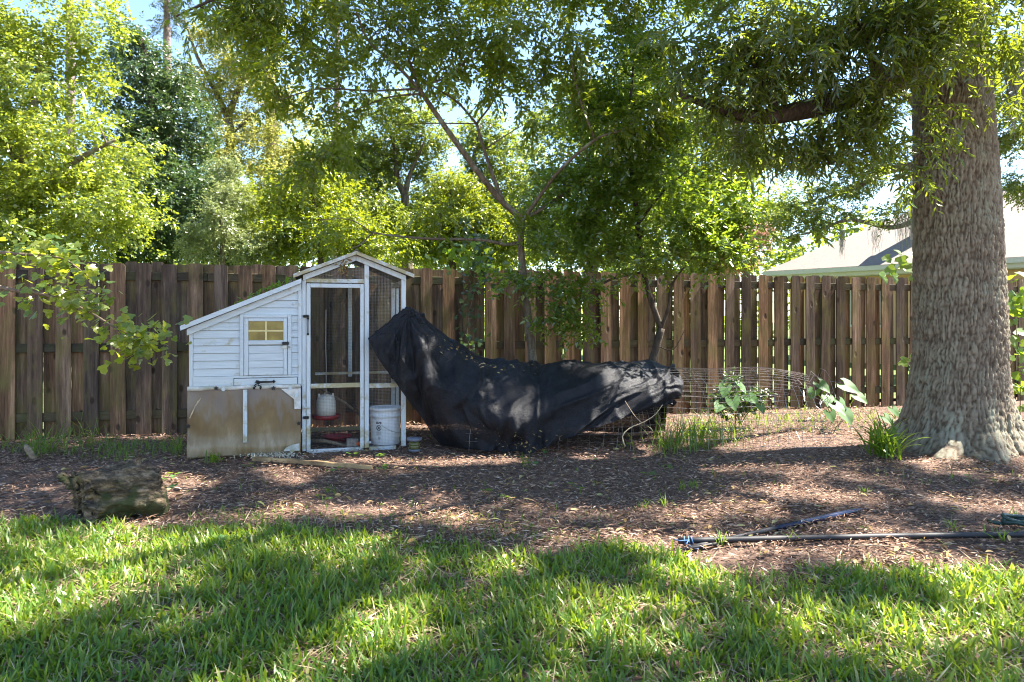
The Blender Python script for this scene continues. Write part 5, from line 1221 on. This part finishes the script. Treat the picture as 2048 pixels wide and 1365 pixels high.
def mulch():
    N = 290000; y = rng.uniform(2.0,9.6,N); x = rng.uniform(-1,1,N)*(.76*y+1.1)
    e = y-lawn_edge(x); keep = (y < fence_y(x)-.05) & (rng.random(N) < np.clip(.62+e/.25, .10, 1)*np.clip(1.2-(y-3)*.11,.3,1)*np.clip(.5+1.6*(fbm(x*2.6+4,y*2.6,3,43)-.25),.45,1))
    x, y = x[keep], y[keep]; n = len(x)
    pos = np.stack([x,y,ground_h(x,y)-.012+rng.uniform(0,.032,n)],-1); az = rng.uniform(0,2*np.pi,n); big = rng.random(n)**2.2
    d = np.stack([np.cos(az),np.sin(az),rng.normal(0,.16,n)],-1); nr = rng.normal(0,.5,(n,3))+np.array([0,0,1])
    Lc = .018+.055*big+.01*rng.random(n); Wc = .0024+.005*rng.random(n)+.003*big
    T = (np.array([(0,-.3,0),(.35,-.5,.06),(1,.1,-.03),(.55,.5,.05)]), np.array([(0,1,2,3)]))
    V, F = leaves_mesh(pos, d, nr, Lc, Wc, T)
    tag(obj('bark_mulch', V, F, M['mulch']), 'brown shredded bark mulch covering the bed in front of the fence', 'mulch', kind='stuff')
    N = 4500; y = rng.uniform(3.0,9.3,N); x = rng.uniform(-1,1,N)*(.76*y+.2); keep = (y < fence_y(x)-.05) & (y > lawn_edge(x)-.1) & (rng.random(N) < .25+.75*(fbm(x,y,3,41) > .5)); x, y = x[keep], y[keep]; n = len(x)
    pos = np.stack([x,y,ground_h(x,y)+.012],-1); s = rng.uniform(.025,.07,n)
    V, F = leaves_mesh(pos, rng.normal(0,1,(n,3))*np.array([1,1,.15]), rng.normal(0,.35,(n,3))+np.array([0,0,1]), s, s*rng.uniform(.25,.5,n), T_LEAF)
    tag(obj('leaf_litter', V, F, M['litter']), 'scattered fallen leaves on the mulch bed', 'fallen leaves', kind='stuff')
    n = 420; p = np.array([G(px,py) for px, py in zip(rng.normal(548,32,n), rng.normal(913,3.2,n))]); p[:,2] = .012; s = rng.uniform(.008,.02,n)
    V, F = leaves_mesh(p, rng.normal(0,1,(n,3)), rng.normal(0,1,(n,3)), s, s*.7, T_LEAF)
    tag(obj('spilled_feed', V, F, M['white_bit']), 'pale spilled feed pellets and chips below the coop door', 'feed', kind='stuff')
mulch()
# grass growing along the fence foot and inside the cage reads as one mass
def weeds_mass(name, label, spots, mat, seed):
    rng = np.random.default_rng(seed); VV, FF, b = [], [], 0
    for px, py, sx, sy, n, Lb, Wb in spots:
        c = np.array([G(a, b_) for a, b_ in zip(rng.normal(px,sx,n), rng.normal(py,sy,n))]); c[:,2] = -.005
        V, F = blades(rng, c, rng.uniform(0,2*np.pi,n), np.abs(rng.normal(.25,.25,n)), Lb*rng.uniform(.4,1.2,n), Wb*rng.uniform(.7,1.3,n), rng.uniform(.2,1.6,n), 4)
        VV.append(V); FF.append(F+b); b += len(V)
    tag(obj(name, np.vstack(VV), np.vstack(FF), mat), label, 'grass', kind='stuff')
weeds_mass('cage_grass', 'rank green grass growing through the bare wire cage', [(1360,890,26,8,150,.32,.008),(1400,882,30,10,120,.30,.009),(1450,880,40,12,110,.22,.007),(1330,900,20,8,60,.2,.007),(1560,850,50,10,90,.2,.007),(1480,850,60,12,110,.22,.007),(1640,852,40,10,80,.14,.007)], M['tuft'], 301)
weeds_mass('fence_foot_grass', 'thin grass and weeds along the foot of the fence', [(90,905,25,6,90,.26,.007),(30,900,30,5,60,.18,.006),(200,900,50,8,140,.15,.006),(300,898,40,8,120,.14,.006),(350,905,12,5,40,.2,.006),(240,915,40,6,100,.1,.005),(1700,838,60,6,130,.12,.006),(1800,845,40,5,80,.1,.006),(150,880,40,3,40,.3,.006),(1900,960,60,6,30,.08,.005),(1450,955,80,20,60,.05,.004),(760,1040,180,14,240,.06,.005),(1000,1075,120,16,220,.06,.005),(480,1035,60,10,120,.06,.005),(1100,960,200,30,60,.05,.005),(560,980,150,25,70,.05,.004)], M['tuft'], 302)
# counted weeds
def round_weed(g, n, size, h, seed, lab):
    rng = np.random.default_rng(seed); root = empty('round_leaf_weed', tuple(g), 0, lab, 'weed', 'round-leaved weeds in the mulch')
    for i in range(n):
        a = rng.uniform(0,6.28); r = rng.uniform(.01,.09); z = h*rng.uniform(.3,1); c = np.array([r*math.cos(a), r*math.sin(a), z]); s = size*rng.uniform(.7,1.2)
        mb = MB().add([c+[0,0,-.004]]+[c+[s*math.cos(t), s*math.sin(t), .004*math.sin(t*3)+.25*s*math.sin(t+a)] for t in np.linspace(.35,5.95,9)], [(0,k,k+1) for k in range(1,9)])
        lf = mb.build('leaf', M['leaf_taro' if i % 2 else 'leaf_vine'], root); MB().tube([c*[.3,.3,0], c*[.8,.8,.6], c], .0014, 3, cap=False).build('stalk', M['leaf_vine'], lf)
RW = [(322,962,6,.022,.03,'beside the right end of the rotten log'),(338,975,5,.024,.02,'beside the right end of the rotten log'),(345,955,4,.02,.03,'beside the right end of the rotten log'),
  (705,914,3,.024,.04,'just before the threshold of the run door'),(762,915,3,.022,.05,'in front of the bucket corner of the coop'),(768,940,4,.022,.05,'off the pointed right end of the tan plank'),
  (1055,938,3,.024,.05,'in front of the black cloth hem'),(1085,915,2,.02,.06,'at the right foot of the black cloth'),(1250,900,4,.026,.06,'under the curved dry twig at the wire cage'),
  (1305,950,4,.022,.03,'in open mulch before the wire cage'),(1160,975,3,.02,.03,'in open mulch between the cloth and the lawn'),(660,945,3,.02,.03,'just in front of the tan plank'),(505,932,4,.018,.03,'off the left end of the tan plank'),
  (640,1000,3,.02,.03,'in open mulch between the tan plank and the lawn'),(1030,1000,3,.018,.03,'in open mulch between the cloth and the lawn'),(440,1082,3,.024,.05,'among the lawn grass'),(1330,940,3,.022,.04,'in open mulch before the wire cage'),(970,985,3,.02,.02,'in open mulch between the cloth and the lawn')]
for i, (px, py, n, s, h, w) in enumerate(RW):
    round_weed(G(px,py), n, s, h, 400+i, 'small round-leaved weed ' + w)
def clump(name, label, g, n, Lb, Wb, spread, seed, mat, cat='plant', group=None, lean=.35, curl=1.5):
    rng = np.random.default_rng(seed); c = rng.normal(0,spread,(n,3))*np.array([1,1,0])
    V, F = blades(rng, c, rng.uniform(0,2*np.pi,n), np.abs(rng.normal(lean,.25,n)), Lb*rng.uniform(.6,1.15,n), Wb*rng.uniform(.8,1.2,n), rng.uniform(.5,curl,n), 6)
    o = obj(name, V, F, mat, None, True); o.location = g; return tag(o, label, cat, group)
clump('strap_leaf_lily', 'bright green clump of arching strap leaves at the foot of the oak', G(1766,912), 95, .42, .017, .06, 501, M['leaf_vine'])
clump('fern_tuft', 'light green feathery tuft sprouting beside the coop tarp corner', G(425,925), 26, .12, .014, .03, 502, M['leaf_vine'])
GT = [(1050,932,.13,'before the black cloth hem'),(1365,982,.10,'in mulch between wire cage and poles'),(1385,975,.08,'in mulch between wire cage and poles'),(1325,1012,.09,'at the thin mulch edge beyond the tied pole end'),(1285,1015,.07,'at the thin mulch edge beyond the tied pole end'),
  (355,910,.2,'against the left corner of the coop tarp'),(1730,985,.05,'near the tip of the blue pole'),(2035,1042,.1,'growing through the green hose'),(660,985,.07,'in mulch before the tan plank'),(1590,1085,.09,'against the middle of the long black pole'),
  (1905,1062,.10,'behind the far half of the long black pole'),(2000,1082,.09,'before the long pole below the hose'),(1440,1092,.10,'between the two crossed poles'),(75,915,.24,'beside the broken stump stick'),(100,905,.3,'tallest, behind the broken stump stick')]
for i, (px, py, Lb, w) in enumerate(GT):
    clump('grass_tuft', 'lone tuft of thin green grass ' + w, G(px,py), 14, Lb, .006, .02, 520+i, M['tuft'], 'grass tuft', 'lone grass tufts in the mulch', .3, .9)
# elephant-ear plants
def taro_leaf():
    o = [(0,0,0),(-.20,-.20,.05),(-.42,-.26,.03),(-.28,-.48,.02),(.1,-.52,.03),(.45,-.38,.02),(.75,-.18,-.03),(1,0,-.12),(.75,.18,-.03),(.45,.38,.02),(.1,.52,.03),(-.28,.48,.02),(-.42,.26,.03),(-.20,.20,.05)]
    return np_mesh('leaf', np.array(o), [(0,k,k+1) for k in range(1,13)]+[(0,13,1)][:0], M['leaf_taro'], True)
tmesh = taro_leaf()
def taro(label, g, leaves, seed):
    rng = np.random.default_rng(seed); root = empty('elephant_ear', tuple(g), 0, label, 'plant', 'elephant-ear plants by the fence'); mb = MB(); g = np.asarray(g)
    for px, py, Y, s, dx in leaves:
        p = P(px,py,Y); mb.tube(curve_pts([np.zeros(3), (p-g)*.5+np.array([0,0,.05]), p-g], 8), .005, 5, cap=False)
        put_leaves(root, [(p, (dx, -.5, -.55+rng.normal(0,.1)), (rng.normal(0,.2), -.6, .7), s)], tmesh, g)
    mb.build('stalk', M['leaf_vine'], root, True)
taro('elephant-ear plant with pale heart leaves beside the crumpled wire end', G(1668,842), [(1640,768,7.6,.15,.4),(1655,795,7.5,.13,-.2),(1628,782,7.6,.13,-.5),(1672,812,7.4,.15,.3),(1660,826,7.3,.12,.0)], 601)
taro('elephant-ear plant with one big broad leaf in front of the right fence boards', G(1690,838), [(1690,770,7.7,.19,.8),(1678,803,7.5,.14,.2),(1690,826,7.4,.16,.1),(1715,792,7.7,.14,.5)], 602)
taro('low elephant-ear plant close to the oak root flare', G(1790,838), [(1785,818,7.5,.11,.3),(1770,835,7.4,.12,.5),(1800,824,7.6,.10,.4)], 603)
b = G(1470, 858)
tree('cage_bush', 'dark leafy weed bush growing up inside the wire cage', [([b, b+np.array([.02,.05,.25]), b+np.array([.0,.1,.5])], [.008,.006,.003])], [list(b+np.array([0,.08,.42]))+[.2,.18,.16], list(b+np.array([.22,.1,.3]))+[.16,.15,.14], list(b+np.array([-.15,.05,.25]))+[.14,.14,.12]],
     30, .07, 8, 8, .1, .042, .024, M['leaf_dark'], M['twig'], 605, T_LEAF, cat='bush', twig_r=.002, stem='stem', crown='foliage')
taro('elephant-ear plant with dark leaves growing inside the wire cage', G(1480,850), [(1450,775,7.2,.13,-.3),(1480,770,7.2,.12,.3),(1465,800,7.1,.14,0),(1500,795,7.2,.12,.4),(1520,812,7.1,.10,.2),(1440,810,7.1,.12,-.4)], 604)
